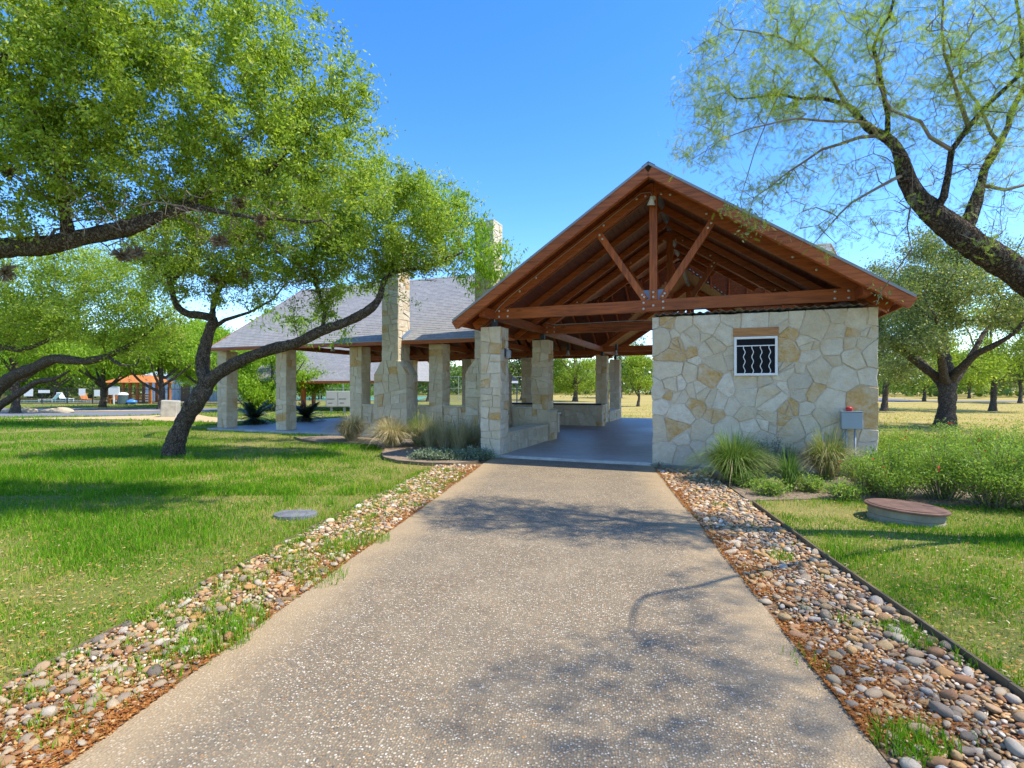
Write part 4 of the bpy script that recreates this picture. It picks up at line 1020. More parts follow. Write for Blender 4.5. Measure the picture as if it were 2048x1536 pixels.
# sprigs hanging in front of the right rake of the gable belong to the same canopy
rngs = np.random.default_rng(4)
def sprig(name, label, c, n, L, sig, mat, twig, base):
    e = empty(name, np.array(base)); tag(e, label, 'foliage'); b0 = np.array(base)
    mb = MB(); mb.tube(np.array(twig)-b0, np.linspace(.008, .003, len(twig)), 5); mb.build('twig', MT['twig'], e)
    cc = np.concatenate([np.array(q)+rngs.normal(0, 1, (n, 3))*sig for q in c])
    V, Fc, T = leaves_oak(cc, L, rngs, .35); link('leaves', np_mesh('leaves', V-b0, Fc, MT[mat], T), e)

# right oak on the field and its neighbours
def oak_at(px, py, h, w, seed, label, lmat='oak_pale', n=26000, lean=.0, name='oak_tree', L=.15, group='oaks on the field behind', sig=.35, fork=True, kind='oak', low=.35, trunk=.30, att=380):
    g_ = gnd(px, py); rng = np.random.default_rng(seed); Y = g_[1]
    def q(x, y, z, r): return np.array([g_[0]+x, g_[1]+y, z, r])
    limbs = [[q(0, 0, -.05, trunk*1.35), q(.03, 0, .35, trunk), q(.10+lean*.3, 0, h*.16, trunk*.85), q(.05+lean*.5, 0, h*.28, trunk*.72), q(-.05+lean, .1, h*.5, trunk*.45), q(lean, 0, h*.75, trunk*.2)]]
    for k in range(5):
        a = k*1.257 + rng.uniform(-.4, .4); z0 = h*rng.uniform(.17, .34); x1, y1 = math.cos(a), math.sin(a)
        limbs.append([q(.07+lean*.4, 0, z0, trunk*.5), q(x1*w*.14, y1*w*.14, z0+h*.14, trunk*.36), q(x1*w*.28, y1*w*.28, z0+h*rng.uniform(.22, .38), trunk*.2), q(x1*w*.40, y1*w*.40, z0+h*rng.uniform(.3, .5), trunk*.08)])
    blobs = []
    for k in range(15):
        a = rng.uniform(0, 6.283); rr = w*.40*math.sqrt(rng.random()); zz = rng.uniform(low+.06, .90)
        rr *= 1.0 if zz < .7 else .65
        blobs.append(((g_[0]+lean+rr*math.cos(a), g_[1]+rr*math.sin(a), h*zz), (w*rng.uniform(.11, .19), w*rng.uniform(.11, .19), h*rng.uniform(.05, .10))))
    return tree(name, label, 'tree', limbs, blobs, att, kind, lmat, n, L, sig, seed, seg=.5, r0=.011, group=group, shell=.5)
oak_at(1890, 855, 8.2, 9.4, 31, 'broad oak with fluted trunk on the dry field right of the pavilion', n=78000, L=.10, sig=.26, trunk=.34, att=800, low=.22)
oak_at(1985, 822, 8.8, 10.5, 32, 'second oak behind the broad field oak near the right edge', 'oak', n=30000, L=.16, sig=.4, low=.25, trunk=.2)
oak_at(1768, 822, 9.6, 8.0, 33, 'dark oak standing just behind the right corner of the storage wall', 'oak_dark', n=30000, L=.16, sig=.4, low=.10, trunk=.2)
oak_at(1848, 803, 7.5, 8.0, 34, 'far oak beside the grey road between the two field oaks', 'oak', n=14000, L=.24, sig=.5, low=.18, trunk=.18)
oak_at(2040, 806, 8.5, 9.0, 35, 'far oak cut by the right edge of the view', 'oak_pale', n=14000, L=.24, sig=.5, low=.2, trunk=.18)
oak_at(1938, 797, 7.5, 9.0, 48, 'most distant oak between the trunks on the right field', 'oak', n=11000, L=.3, sig=.6, low=.12, trunk=.18)
# seen through the pavilion
oak_at(1150, 803, 8.0, 8.4, 36, 'spreading oak seen through the entrance above the counter', 'oak', n=22000, L=.2, sig=.5, low=.14)
oak_at(1276, 813, 4.9, 3.9, 37, 'small round oak seen through the back opening', 'oak', n=12000, L=.15, sig=.3, low=.22, trunk=.12)
oak_at(1045, 800, 9.0, 9.0, 38, 'dark oak seen between the entrance columns', 'oak_dark', n=16000, L=.24, sig=.5, low=.16)
oak_at(1240, 796, 10.5, 12.0, 39, 'tall far oak behind the small round oak', 'oak_dark', n=15000, L=.3, sig=.6, low=.2)
oak_at(858, 803, 9.5, 7.5, 40, 'dark oak seen between the chimney and the next column', 'oak_dark', n=16000, L=.22, sig=.45, low=.12)
# bright mesquites on the left and far oaks there
def bright(px, py, h, w, seed, label, n=14000, L=.42, sig=.45, low=.32, lmat='weep'):
    return oak_at(px, py, h, w, seed, label, lmat, int(n*1.9), name='mesquite_tree', L=L*.62, sig=sig, kind='weep', low=low, trunk=.24, group='bright mesquites behind the lawn')
bright(205, 815, 6.6, 9.5, 51, 'bright mesquite beyond the road in front of the pool fence', 13000, .40, .4, .5)
bright(322, 818, 6.5, 9.5, 52, 'bright mesquite with V shaped trunk in front of the metal building', 13000, .40, .4, .5)
bright(545, 822, 4.6, 7.4, 53, 'bright low weeping tree seen between the left columns', 16000, .34, .35, .06)
bright(30, 826, 7.5, 9, 54, 'bright mesquite at the left edge beyond the road', 14000, .38)
bright(400, 812, 8.0, 10, 55, 'bright mesquite behind the left end of the pavilion roof', 14000, .45)
bright(110, 800, 9.0, 13, 56, 'tall bright tree behind the pool loungers', 14000, .6, .7, .2)
bright(290, 799, 10.0, 13, 57, 'tall bright tree behind the metal building', 14000, .6, .7, .25)
bright(470, 803, 8.5, 12, 58, 'bright tree far behind the first column', 12000, .5, .6, .15)
bright(640, 799, 6.5, 12, 59, 'bright tree behind the tennis fence', 11000, .5, .6, .1)
oak_at(60, 797, 6.5, 16, 60, 'dark oak behind the pool fence at far left', 'oak_dark', n=10000, L=.4, sig=.7, low=.1)
oak_at(180, 796, 6.0, 16, 61, 'dark oak behind the pool fence near the shelter', 'oak_dark', n=10000, L=.4, sig=.7, low=.1)
T3 = [pl([(-60, 850, 23, .34), (-45, 815, 23, .30), (-20, 795, 23, .27), (20, 757, 22.8, .24), (70, 735, 22.6, .22), (110, 718, 22.4, .20), (170, 722, 22.2, .16), (215, 712, 22, .12), (260, 690, 22, .08), (300, 660, 22, .05)]),
      pl([(-20, 830, 23, .16), (0, 812, 22.9, .15), (40, 785, 22.6, .13), (75, 763, 22.4, .11), (110, 757, 22.2, .08), (140, 740, 22, .05)]),
      pl([(-40, 760, 23, .16), (0, 695, 22.8, .13), (35, 700, 22.6, .11), (75, 690, 22.4, .08), (140, 660, 22, .05)]),
      pl([(215, 712, 22, .08), (240, 728, 21.8, .06), (270, 730, 21.6, .035)])]
B3 = [bl(60, 630, 22.5, 2.2, 2, 1.0), bl(190, 640, 22.2, 2.0, 2, 1.0), bl(300, 630, 22, 1.5, 1.6, 1.1), bl(340, 700, 22, .8, 1, .8, .6), bl(250, 690, 21.8, 1.2, 1.2, .55, .7), bl(90, 570, 22.5, 2.5, 2, .8), bl(260, 570, 22, 1.8, 1.8, .8), bl(-60, 600, 23, 2, 2, 1.5, .5), bl(120, 520, 22.5, 2.6, 2, .8), bl(300, 530, 22, 1.8, 1.8, .7), bl(20, 680, 22.5, 1.2, 1.4, .5, .6)]
tree('live_oak', 'bright oak with bowed black limbs beyond the leaning oak at left', 'tree', T3, B3, 800, 'oak', 'oak', 82000, .10, .28, 15, seg=.5, r0=.009)

# far wooded skyline
rw = np.random.default_rng(77); n = 60000
ang = rw.uniform(-1.1, 1.1, n); dist = rw.uniform(115, 180, n); x = np.sin(ang)*dist; y = np.cos(ang)*dist
hh = 4.2 + 3.2*fnoise(x, y, .05, 3) + 1.6*fnoise(x, y, .22, 4); z = hh*rw.random(n)**.7
V, Fc, T = leaves_oak(np.stack([x, y, z], 1), 1.15, rw, .6)
o = link('distant_woods', np_mesh('distant_woods', V, Fc, MT['oak_dark'], T)); tag(o, 'dark band of distant woods along the horizon', 'woods', kind='stuff')
# ------------------------------------------------------------------ grass, gravel, litter
RG = np.random.default_rng(99)
XL = lambda y: (OL-STRIP)/DN[0] + y*(-DN[1]/DN[0])     # lawn edges at distance y
XR = lambda y: (OR_+STRIP)/DN[0] + y*(-DN[1]/DN[0])
PAV_POLY = [P2(-13.55, 3.25), P2(-.55, 3.25), P2(-.55, -.05), P2(7.64, -.05), P2(7.64, 16.3), P2(-.55, 16.3), P2(-.55, 12.95), P2(-13.55, 12.95)]
def lawn_mask(x, y):
    m_ = (x < XL(y)-.02) | (x > XR(y)+.03) | (y > 12)
    m_ &= ~inpoly(x, y, PAV_POLY) & ~inpoly(x, y, BED_L) & ~inpoly(x, y, BED_R)
    m_ &= ~inpoly(x, y, [(-130, 27.5), (-60, 28.0), (-30, 29.0), (-22, 31), (-20, 36), (-22, 42), (-60, 41), (-130, 41.5)])
    m_ &= ~inpoly(x, y, [(-27, 27.6), (-20, 27.0), (-13.2, 24.5), (-13.0, 26.0), (-17, 29.5), (-20, 33), (-21, 30.6), (-24, 28.9)])
    m_ &= ~((x > XL(y)-.05) & (x < XR(y)+.05) & (y < 12))
    return m_
def blades(x, y, h, w, tint, rng, segs=2):
    n = len(x); a = rng.uniform(0, 6.283, n); lean = rng.normal(.35, .25, n)*h; la = rng.uniform(0, 6.283, n)
    bx, by = np.cos(a)*w/2, np.sin(a)*w/2; lx, ly = np.cos(la)*lean, np.sin(la)*lean; z0 = np.zeros(n)-.005
    base1 = np.stack([x-bx, y-by, z0], 1); base2 = np.stack([x+bx, y+by, z0], 1)
    m1 = np.stack([x-bx*.7+lx*.35, y-by*.7+ly*.35, h*.6], 1); m2 = np.stack([x+bx*.7+lx*.35, y+by*.7+ly*.35, h*.6], 1)
    tip = np.stack([x+lx, y+ly, h*rng.uniform(.85, 1.05, n)], 1)
    if segs == 2:
        V = np.stack([base1, base2, m2, m1, tip], 1).reshape(-1, 3); i = np.arange(n)[:, None]*5
        Fc = np.concatenate([i+np.array([[0, 1, 2]]), i+np.array([[0, 2, 3]]), i+np.array([[3, 2, 4]])]); return V, Fc, np.repeat(tint, 5)
    V = np.stack([base1, base2, tip], 1).reshape(-1, 3); return V, np.arange(3*n).reshape(n, 3), np.repeat(tint, 3)
def scatter(n, ymin, ymax, p):
    """points in the wedge of ground ahead, thinning with distance"""
    t = RG.random(n); y = (ymin**(1-p) + t*(ymax**(1-p)-ymin**(1-p)))**(1/(1-p)); s = RG.uniform(-1.12, 1.12, n); return s*y + RG.uniform(-.5, .5, n), y
VV, FF, TT = [], [], []; nv = 0
def addg(V, Fc, T):
    global nv
    VV.append(V); FF.append(Fc+nv); TT.append(T); nv += len(V)
for n, y0, y1, p, hb, wb, segs in ((430000, 1.9, 9.0, 1.3, .062, .0055, 2), (300000, 8.0, 24.0, 1.5, .085, .012, 1), (90000, 22.0, 52.0, 1.6, .11, .032, 1)):
    x, y = scatter(n, y0, y1, p)
    if y0 < 3: w_ = RG.random(n) < .12; x = np.where(w_, RG.uniform(-9, 9, n), x); y = np.where(w_, RG.uniform(.4, 7.5, n), y)
    k = lawn_mask(x, y)
    dryf = np.clip((x+6)/14, 0, 1)*np.clip((y-13)/6, 0, 1)
    pt = fnoise(x, y, .55, 11)*.6 + fnoise(x, y, 2.1, 12)*.4
    near_edge = np.clip(1-np.abs(x-XL(y))/1.6, 0, 1)*(y < 11)
    rgt = ((x > 0) & (y < 11))*1.0; nearc = np.clip((6.5-y)/4, 0, 1)
    dens = np.clip(1.1 - 1.0*np.clip((pt-.43)*2.2, 0, 1) - .5*near_edge - .22*nearc*(fnoise(x, y, 1.3, 15) > .5), .16, 1)*(1-.55*dryf)
    k &= RG.random(n) < dens
    x, y, pt, dryf, ne, rgt, nearc = x[k], y[k], pt[k], dryf[k], near_edge[k], rgt[k], nearc[k]; n2 = len(x)
    tint = np.clip(.22 + RG.normal(0, .15, n2) + .75*np.clip(pt-.40, 0, 1) + .20*ne + .5*dryf + .05*rgt + .13*nearc*fnoise(x, y, 1.3, 15) + .30*nearc*(x < 0)*np.clip(fnoise(x, y, .8, 16)-.25, 0, 1) + (RG.random(n2) < .10)*.4, 0, 1)
    sc = (.4 + 1.1*fnoise(x, y, .9, 13))*RG.uniform(.45, 1.4, n2)*(1-.35*dryf)*(1-.35*np.clip(pt-.45, 0, 1)-.3*ne)
    addg(*blades(x, y, hb*sc, wb*RG.uniform(.7, 1.4, n2), tint, RG, segs))
# taller tufts and weeds in the borders and along their edges
def tuft(cx, cy, n, h, r, tmean=.3):
    a = RG.uniform(0, 6.283, n); q = r*np.sqrt(RG.random(n)); x = cx+q*np.cos(a); y = cy+q*np.sin(a)
    addg(*blades(x, y, h*RG.uniform(.4, 1.2, n), .006*RG.uniform(.7, 1.5, n), np.clip(RG.normal(tmean, .18, n), 0, 1), RG, 2))
for k in range(520):
    t = RG.uniform(1.5, 10.2); o_ = OL - STRIP*RG.random()**.6*1.08; p = dr(o_, t)
    tuft(p[0], p[1], RG.integers(12, 60), RG.uniform(.03, .10), RG.uniform(.04, .14), .46)
for px, py, n in ((430, 1290, 320), (470, 1255, 260), (360, 1330, 120), (640, 1165, 160), (690, 1100, 300), (740, 1085, 200), (580, 1140, 120)):
    g_ = gnd(px, py); tuft(g_[0], g_[1], n, .13, .22, .38)
for px, py, n in ((1560, 1120, 220), (1800, 1270, 200), (1830, 1290, 200), (1810, 1500, 320), (1850, 1490, 200), (1700, 1250, 60), (1440, 1015, 80), (1950, 1330, 120), (1610, 1330, 40)):
    g_ = gnd(px, py); tuft(g_[0], g_[1], n, .09, .13, .38)
for k in range(40):
    t = RG.uniform(1.5, 10); p = dr(OR_+RG.uniform(.1, .9), t); tuft(p[0], p[1], RG.integers(4, 18), .06, .06, .4)
for k in range(26):
    y = RG.uniform(4, 12); x = XL(y)-RG.uniform(.2, 6); tuft(x, y, 40, .2, .10, .28)
V = np.concatenate(VV); Fc = np.concatenate(FF); T = np.concatenate(TT)
o = link('grass', np_mesh('grass', V, Fc, MT['grass'], T)); tag(o, 'short patchy green and straw coloured grass over the lawns', 'grass', kind='stuff')

# leaf litter: rust coloured flakes along the drive edges and bits on the lawn
def flakes(x, y, z, L, tint, rng):
    n = len(x); a, b_ = frames(n, rng, 0); a[:, 2] *= .25; b_[:, 2] *= .3; s = L[:, None]; c = np.stack([x, y, z], 1)
    V = np.stack([c-a*s*.5, c+b_*s*.22, c+a*s*.5, c-b_*s*.22], 1).reshape(-1, 3); return V, np.arange(4*n).reshape(n, 4), np.repeat(tint, 4)
n = 120000; side = RG.random(n) < .5; t = 1.6 + 9.2*RG.random(n)**1.4; q = np.abs(RG.normal(0, 1, n))*np.where(side, .48, .28); clump = fnoise(t, side*9.0, 2.2, 31); keep = RG.random(n) < clump*1.4
o_ = np.where(side, OL-q+.02, OR_+q-.02)[keep]; t = t[keep]; x = DN[0]*o_+DT[0]*t; y = DN[1]*o_+DT[1]*t; n2 = len(x)
on = np.where((o_ > OL) & (o_ < OR_), .029, .014)
A = flakes(x, y, on+RG.random(n2)*.022, RG.uniform(.012, .04, n2), np.clip(RG.normal(.35, .25, n2), 0, 1), RG)
n = 30000; x, y = scatter(n, 2, 13, 1.35); k = lawn_mask(x, y); x, y = x[k], y[k]; n2 = len(x)
B = flakes(x, y, .012+RG.random(n2)*.03, RG.uniform(.015, .045, n2), np.clip(RG.normal(.8, .2, n2), 0, 1), RG)
n = 5000; x = RG.uniform(-7, 10, n); y = RG.uniform(6.5, 17, n); k = inpoly(x, y, BED_L) | inpoly(x, y, BED_R); x, y = x[k], y[k]; n2 = len(x)
C = flakes(x, y, np.where(x < 1, .052, .024)+RG.random(n2)*.012, RG.uniform(.02, .07, n2), np.clip(RG.normal(.7, .3, n2), 0, 1), RG)
V = np.concatenate([A[0], B[0], C[0]]); Fc = np.concatenate([A[1], B[1]+len(A[0]), C[1]+len(A[0])+len(B[0])])
o = link('leaf_litter', np_mesh('leaf_litter', V, Fc, MT['litter'], np.concatenate([A[2], B[2], C[2]]))); tag(o, 'rusty brown leaf litter along the drive edges', 'leaf litter', kind='stuff')

# river stones: eight shapes; the 300 largest in view on each side singly, the rest joined
def pebble_shape(seed, ns=9, nr=5):
    r = np.random.default_rng(seed); V = [(0, 0, 1.)]
    ax = r.normal(0, 1, (4, 3)); ax /= np.linalg.norm(ax, axis=1)[:, None]; am = r.uniform(-.24, .24, 4)
    for i in range(1, nr):
        ph = math.pi*i/nr
        for k in range(ns):
            a = 2*math.pi*(k+.5*(i % 2))/ns; V.append((math.sin(ph)*math.cos(a), math.sin(ph)*math.sin(a), math.cos(ph)))
    V.append((0, 0, -1.)); V = np.array(V); V *= (1 + np.sin(V@ax.T*2.3)@am)[:, None]; Fc = []
    for k in range(ns):
        k2 = (k+1) % ns; Fc.append((0, 1+k, 1+k2)); last = 1+(nr-2)*ns; Fc.append((len(V)-1, last+k2, last+k))
    for i in range(nr-2):
        for k in range(ns):
            a, b_, c, d = 1+i*ns+k, 1+i*ns+(k+1) % ns, 1+(i+1)*ns+(k+1) % ns, 1+(i+1)*ns+k; Fc += [(a, d, c), (a, c, b_)]
    return V, np.array(Fc)
shapes = [pebble_shape(s) for s in range(8)]
shape_me = []
for V, Fc in shapes:
    me = np_mesh('stone', V, Fc, MT['peb_o'], None, True); shape_me.append(me)
def strip(parent, o0, o1, dens, smin, smax, seed, bare):
    r = np.random.default_rng(seed); items = []
    # place by dart throwing so stones lie side by side
    cell = {}
    N_ = int(dens)
    ta = 1.2 + 9.6*r.random(N_)**1.25; oa = r.uniform(o0+.03, o1-.03, N_); sa = smin + (smax-smin)*r.random(N_)**1.8
    kp = (ta < t_at_wall(oa, -.1)) & (bare(oa, ta) < r.random(N_))
    for t, o_, s in zip(ta[kp], oa[kp], sa[kp]):
        p = DN*o_ + DT*t
        key = (int(p[0]/.1), int(p[1]/.1)); bad = False
        for i in (-1, 0, 1):
            for j in (-1, 0, 1):
                for (qx, qy, qs) in cell.get((key[0]+i, key[1]+j), ()):
                    if (qx-p[0])**2+(qy-p[1])**2 < ((qs+s)*.40)**2: bad = True; break
                if bad: break
            if bad: break
        if bad: continue
        cell.setdefault(key, []).append((p[0], p[1], s)); items.append((p[0], p[1], s))
    items = np.array(items); vis = np.abs(items[:, 0]/items[:, 1]) < .98; vis &= items[:, 1] > 2.27
    sizekey = np.where(vis, items[:, 2]/items[:, 1], 0); order = np.argsort(-sizekey); VV, FF, TT = [], [], []; nv = 0
    for rank, i in enumerate(order):
        x, y, s = items[i]; k = r.integers(0, 8); sx, sy, sz = s*.62*r.uniform(.75, 1.25), s*.46*r.uniform(.75, 1.2), s*.27*r.uniform(.7, 1.4); rz = r.uniform(0, 6.283); tx, ty = r.normal(0, .22, 2)
        z = sz*.45 + .010 + r.random()*.012
        if rank < 300 and sizekey[i] > 0:
            o = link('stone', shape_me[k], parent, (x, y, z), (tx, ty, rz)); o.scale = (sx, sy, sz)
        else:
            V, Fc = shapes[k]; Q = V*np.array([sx, sy, sz]); c, s_ = math.cos(rz), math.sin(rz)
            Q = Q + np.stack([np.zeros(len(Q)), np.zeros(len(Q)), ty*Q[:, 0]+tx*Q[:, 1]], 1)
            Q = np.stack([Q[:, 0]*c-Q[:, 1]*s_+x, Q[:, 0]*s_+Q[:, 1]*c+y, Q[:, 2]+z], 1); VV.append(Q); FF.append(Fc+nv); TT.append(np.full(len(Q), r.random())); nv += len(Q)
    o = link('small_stones', np_mesh('small_stones', np.concatenate(VV), np.concatenate(FF), MT['peb_a'], np.concatenate(TT), True), parent); o['kind'] = 'stuff'
    return len(items)
def bareL(o_, t):
    a = (OL-o_)/STRIP; n_ = fnoise(o_*1.3, t, 1.1, 41)
    return np.clip(.15 + .9*(1-a)**3 + (n_-.45)*.9*(t > 3.4), 0, .97)
def bareR(o_, t):
    a = (o_-OR_)/STRIP; n_ = fnoise(o_*1.3, t, 1.2, 42)
    return np.clip(.9*(1-a)**4 + .10 + (n_-.6)*.8, 0, .95)
nL = strip(gbL, OL-STRIP, OL, 40000, .02, .082, 51, bareL)
nR = strip(gbR, OR_, OR_+STRIP, 70000, .02, .095, 52, bareR)

# ------------------------------------------------------------------ planted things
def clump(label, c, n, h, spread, mat, tm, seed, w=.010, group='clumps of ornamental grass', name='ornamental_grass'):
    r = np.random.default_rng(seed); a = r.uniform(0, 6.283, n); q = spread*.14*np.sqrt(r.random(n)); L = h*r.uniform(.55, 1.2, n); out = r.uniform(.1, 1.0, n)**.7*spread*r.uniform(.7, 1.1, n)
    segs = 5; V = np.zeros((n, 2*segs+1, 3)); bx = np.stack([-np.sin(a), np.cos(a)], 1)
    aa = a + r.normal(0, .35, n)
    for k in range(segs+1):
        t = k/segs; rad = q + out*(.62*t + .38*t*t); z = L*((1.15+.25*(out/spread))*t - (.25+1.05*(out/spread)**1.2)*t*t)
        z = np.maximum(z, .02); x = np.cos(aa)*rad; y = np.sin(aa)*rad; hw = w*.5*(1-t*.85)
        if k < segs:
            V[:, 2*k] = np.stack([x-bx[:, 0]*hw, y-bx[:, 1]*hw, z], 1); V[:, 2*k+1] = np.stack([x+bx[:, 0]*hw, y+bx[:, 1]*hw, z], 1)
        else: V[:, 2*segs] = np.stack([x, y, z], 1)
    i = np.arange(n)[:, None]*(2*segs+1); Fc = []
    for k in range(segs-1): Fc += [i+np.array([[2*k, 2*k+1, 2*k+3]]), i+np.array([[2*k, 2*k+3, 2*k+2]])]
    Fc.append(i+np.array([[2*segs-2, 2*segs-1, 2*segs]]))
    T = np.repeat(np.clip(r.normal(tm, .2, n) + .42*np.clip(out/spread-.62, 0, 1)*(r.random(n) < .7)*1.6, 0, 1), 2*segs+1)
    o = link(name, np_mesh(name, V.reshape(-1, 3), np.concatenate(Fc), MT[mat], T), None, (c[0], c[1], .02)); tag(o, label, 'grass', group); return o
clump('large green fountain grass clump beside the storage wall corner', gnd(1468, 965), 2200, 1.05, .95, 'ogreen', .33, 61, .014)
clump('small upright green clump at the front of the right bed', gnd(1578, 985), 300, .85, .42, 'ogreen', .15, 62, .014)
clump('dry yellow grass clump under the window side of the wall', gnd(1655, 960), 1300, 1.15, .75, 'ogreen', .62, 63, .012)
clump('low dry tuft beside the small upright clump', gnd(1725, 988), 360, .6, .55, 'otan', .5, 64, .008)
clump('leftmost straw coloured grass clump in the left bed', gnd(703, 884), 1500, 1.1, 1.0, 'otan', .5, 65, .014)
clump('straw coloured grass clump before the first chimney', gnd(785, 896), 1800, 1.05, 1.15, 'otan', .55, 66, .014)
clump('greener straw clump right of the first chimney', gnd(840, 894), 1100, 1.2, .95, 'ogreen', .55, 67, .014)
for i, (px, py) in enumerate(((862, 899), (890, 902), (918, 905), (945, 900))):
    clump(['first', 'second', 'third', 'rightmost'][i] + ' wispy grey brown stand of stalks before the second chimney', gnd(px, py), 520, 1.2, .85, 'otan', .5, 70+i, .008, 'wispy stalks in the left bed', 'dry_stalks')
def bush(label, c, rx, ry, h, n, L, mat, seed, cat='bush', group=None, flowers=0, name='flowering_bush', asp=.4):
    r = np.random.default_rng(seed); e = empty(name, (c[0], c[1], .0)); tag(e, label, cat, group)
    ns = 70; a = r.uniform(0, 6.283, ns); q = np.sqrt(r.random(ns)); tip = np.stack([rx*q*np.cos(a), ry*q*np.sin(a), h*(1.06-.55*q**2)*r.uniform(.7, 1.15, ns)], 1)
    mb = MB()
    for t in tip:
        b0 = np.array([t[0]*.25, t[1]*.25, 0]); mb.tube([b0, b0*.5+t*.5+np.array([0, 0, .1*h]), t], [.007, .005, .003], 3, cap=False)
    mb.build('stems', MT['twig'], e)
    k = r.integers(0, ns, n); t = r.random(n)**.55; base = tip[k]*np.array([.25, .25, 0]); p = base*(1-t[:, None]) + tip[k]*t[:, None] + np.array([0, 0, 1.])*(.2*h*t*(1-t))[:, None]*2
    p = p + r.normal(0, 1, (n, 3))*np.array([.10, .10, .06])*max(.6, min(1.2, h)); p[:, 2] = np.abs(p[:, 2])+.01
    V, Fc, T = leaves_oak(p, L, r, asp, .4); T = np.clip(T + np.repeat(r.normal(0, .15, ns)[k], 4), 0, 1); link('leaves', np_mesh('leaves', V, Fc, MT[mat], T), e)
    if flowers:
        k = r.integers(0, ns, flowers); p = tip[k] + r.normal(0, .06, (flowers, 3)); p[:, 2] += .04
        p = np.repeat(p, 3, 0) + r.normal(0, .010, (flowers*3, 3)); V, Fc, T = leaves_oak(p, .032, r, .7); link('flowers', np_mesh('flowers', V, Fc, MT['flower'], T), e)['kind'] = 'stuff'
    return e
gs = 'red flowering bushes beside the right wall'
for i, (px, py, rx, ry, h, fl, lab) in enumerate(((1790, 998, .62, .5, .72, 16, 'red flowering bush nearest the electrical box'), (1885, 1001, .72, .55, .82, 24, 'tall red flowering bush behind the rusty manhole lid'), (1985, 1014, .70, .6, .85, 26, 'red flowering bush at the right edge in the front row'), (1810, 935, .9, .7, .80, 34, 'back row red flowering bush next to the wall corner'), (1935, 940, 1.0, .8, .86, 40, 'back row red flowering bush left of the field oak trunk'), (2060, 950, 1.0, .9, .92, 40, 'back row red flowering bush cut off by the right edge'), (1738, 985, .42, .4, .60, 8, 'low red flowering bush beside the dry yellow clump'), (2075, 1022, .7, .6, .8, 16, 'front row red flowering bush cut off by the right edge'))):
    bush(lab, gnd(px, py), rx, ry, h, int(17000*rx), .034, 'salvia', 80+i, 'bush', gs, max(4, fl//2))
for i, (px, py, lab) in enumerate(((1540, 948, 'grey green bush against the wall between two grass clumps'), (1600, 945, 'grey green bush under the window in the right bed'))):
    bush(lab, gnd(px, py), .55, .4, .66, 6500, .032, 'sage', 90+i, 'bush', 'grey green bushes under the window', 4, 'sage_bush')
for i, (px, py, lab) in enumerate(((862, 922, 'leftmost low silvery mat plant at the lobe of the left bed'), (905, 922, 'middle low silvery mat plant below the wispy stalks'), (945, 920, 'low silvery mat plant beside the front left column'))):
    bush(lab, gnd(px, py), .50, .32, .22, 3600, .06, 'sage', 94+i, 'plant', 'silvery mat plants in the left bed', 0, 'mat_plant', .35)
for i, (px, py, lab) in enumerate(((1500, 975, 'low green weed at the right foot of the large fountain grass'), (1620, 985, 'low green weed between the upright clump and the dry clump'), (1540, 992, 'low green weed at the front edge of the right bed'), (1690, 1000, 'low green weed before the dry yellow clump'))):
    bush(lab, gnd(px, py), .30, .22, .24, 1500, .04, 'salvia', 110+i, 'plant', 'low weeds in the right bed', 0, 'weed')
bush('tiny grey weed at the foot of the storage wall corner', gnd(1318, 942), .06, .05, .17, 160, .03, 'sage', 99, 'plant', None, 0, 'weed')

def sago(label, c, h, seed):
    r = np.random.default_rng(seed); e = empty('sago_palm', (c[0], c[1], 0)); tag(e, label, 'palm', 'sago palms beyond the floor')
    MB().lathe([(.20, 0), (.22, .12), (.18, .26), (.08, .32)], 12).build('trunk', MT['bark2'], e)
    for k in range(46):
        a = k*2.4 + r.uniform(-.2, .2); el = r.uniform(-.05, 1.35); Lf = h*r.uniform(.8, 1.1); V = []; Fs = []
        d = np.array([math.cos(a), math.sin(a), 0]); s = np.array([-math.sin(a), math.cos(a), 0]); pts = []
        for i in range(13):
            t = i/12; ang_ = el - t*t*1.3; pts.append(np.array([0, 0, .30]) + d*Lf*t*math.cos(el*.7)*.95 + np.array([0, 0, 1])*Lf*(t*math.sin(el) - .42*t*t*(1.2-el*.5)))
        for i in range(1, 13):
            wl = .20*math.sin(math.pi*(i/13)**.7)+.03
            for sg in (-1, 1):
                b_ = len(V); tipv = pts[i] + s*sg*wl + (pts[i]-pts[i-1])*.5 - np.array([0, 0, .02]); V += [pts[i-1]*.95+pts[i]*.05, pts[i], tipv]; Fs.append((b_, b_+1, b_+2))
        me = np_mesh('frond', np.array(V), np.array(Fs), MT['sago'], r.uniform(0, 1, len(V))); link('frond', me, e)
sago('dark sago palm between the two leftmost columns', gnd(508, 852), 1.15, 201)
sago('dark sago palm right of the second column', gnd(612, 846), 1.15, 202)

# ------------------------------------------------------------------ small things on the lawn
g_ = gnd(1810, 1040); e = empty('manhole_riser', (g_[0], g_[1], -.055)); e.rotation_euler = (0, .05, 0); tag(e, 'round concrete manhole riser with rusty steel lid on the right lawn', 'manhole')
MB().lathe([(.40, -.08), (.40, .08), (.385, .105), (.395, .12), (.395, .20)], 40).build('ring', MT['conc'], e, smooth=False)
MB().lathe([(.43, .202), (.435, .21), (.435, .225), (.425, .232), (.38, .236)], 40).build('lid', MT['rust'], e)
MB().lathe([(.39, .2365), (.40, .240), (.385, .242)], 40).build('lid_rim', MT['rust'], e)
MB().box((.22, -.02, .237), (.34, .02, .247)).build('lid_handle', MT['rust'], e)
g_ = gnd(590, 1033); r = np.random.default_rng(12); n = 22
an = np.linspace(0, 2*math.pi, n, endpoint=False); rr = .27*(1+r.normal(0, .03, n)); b = MB()
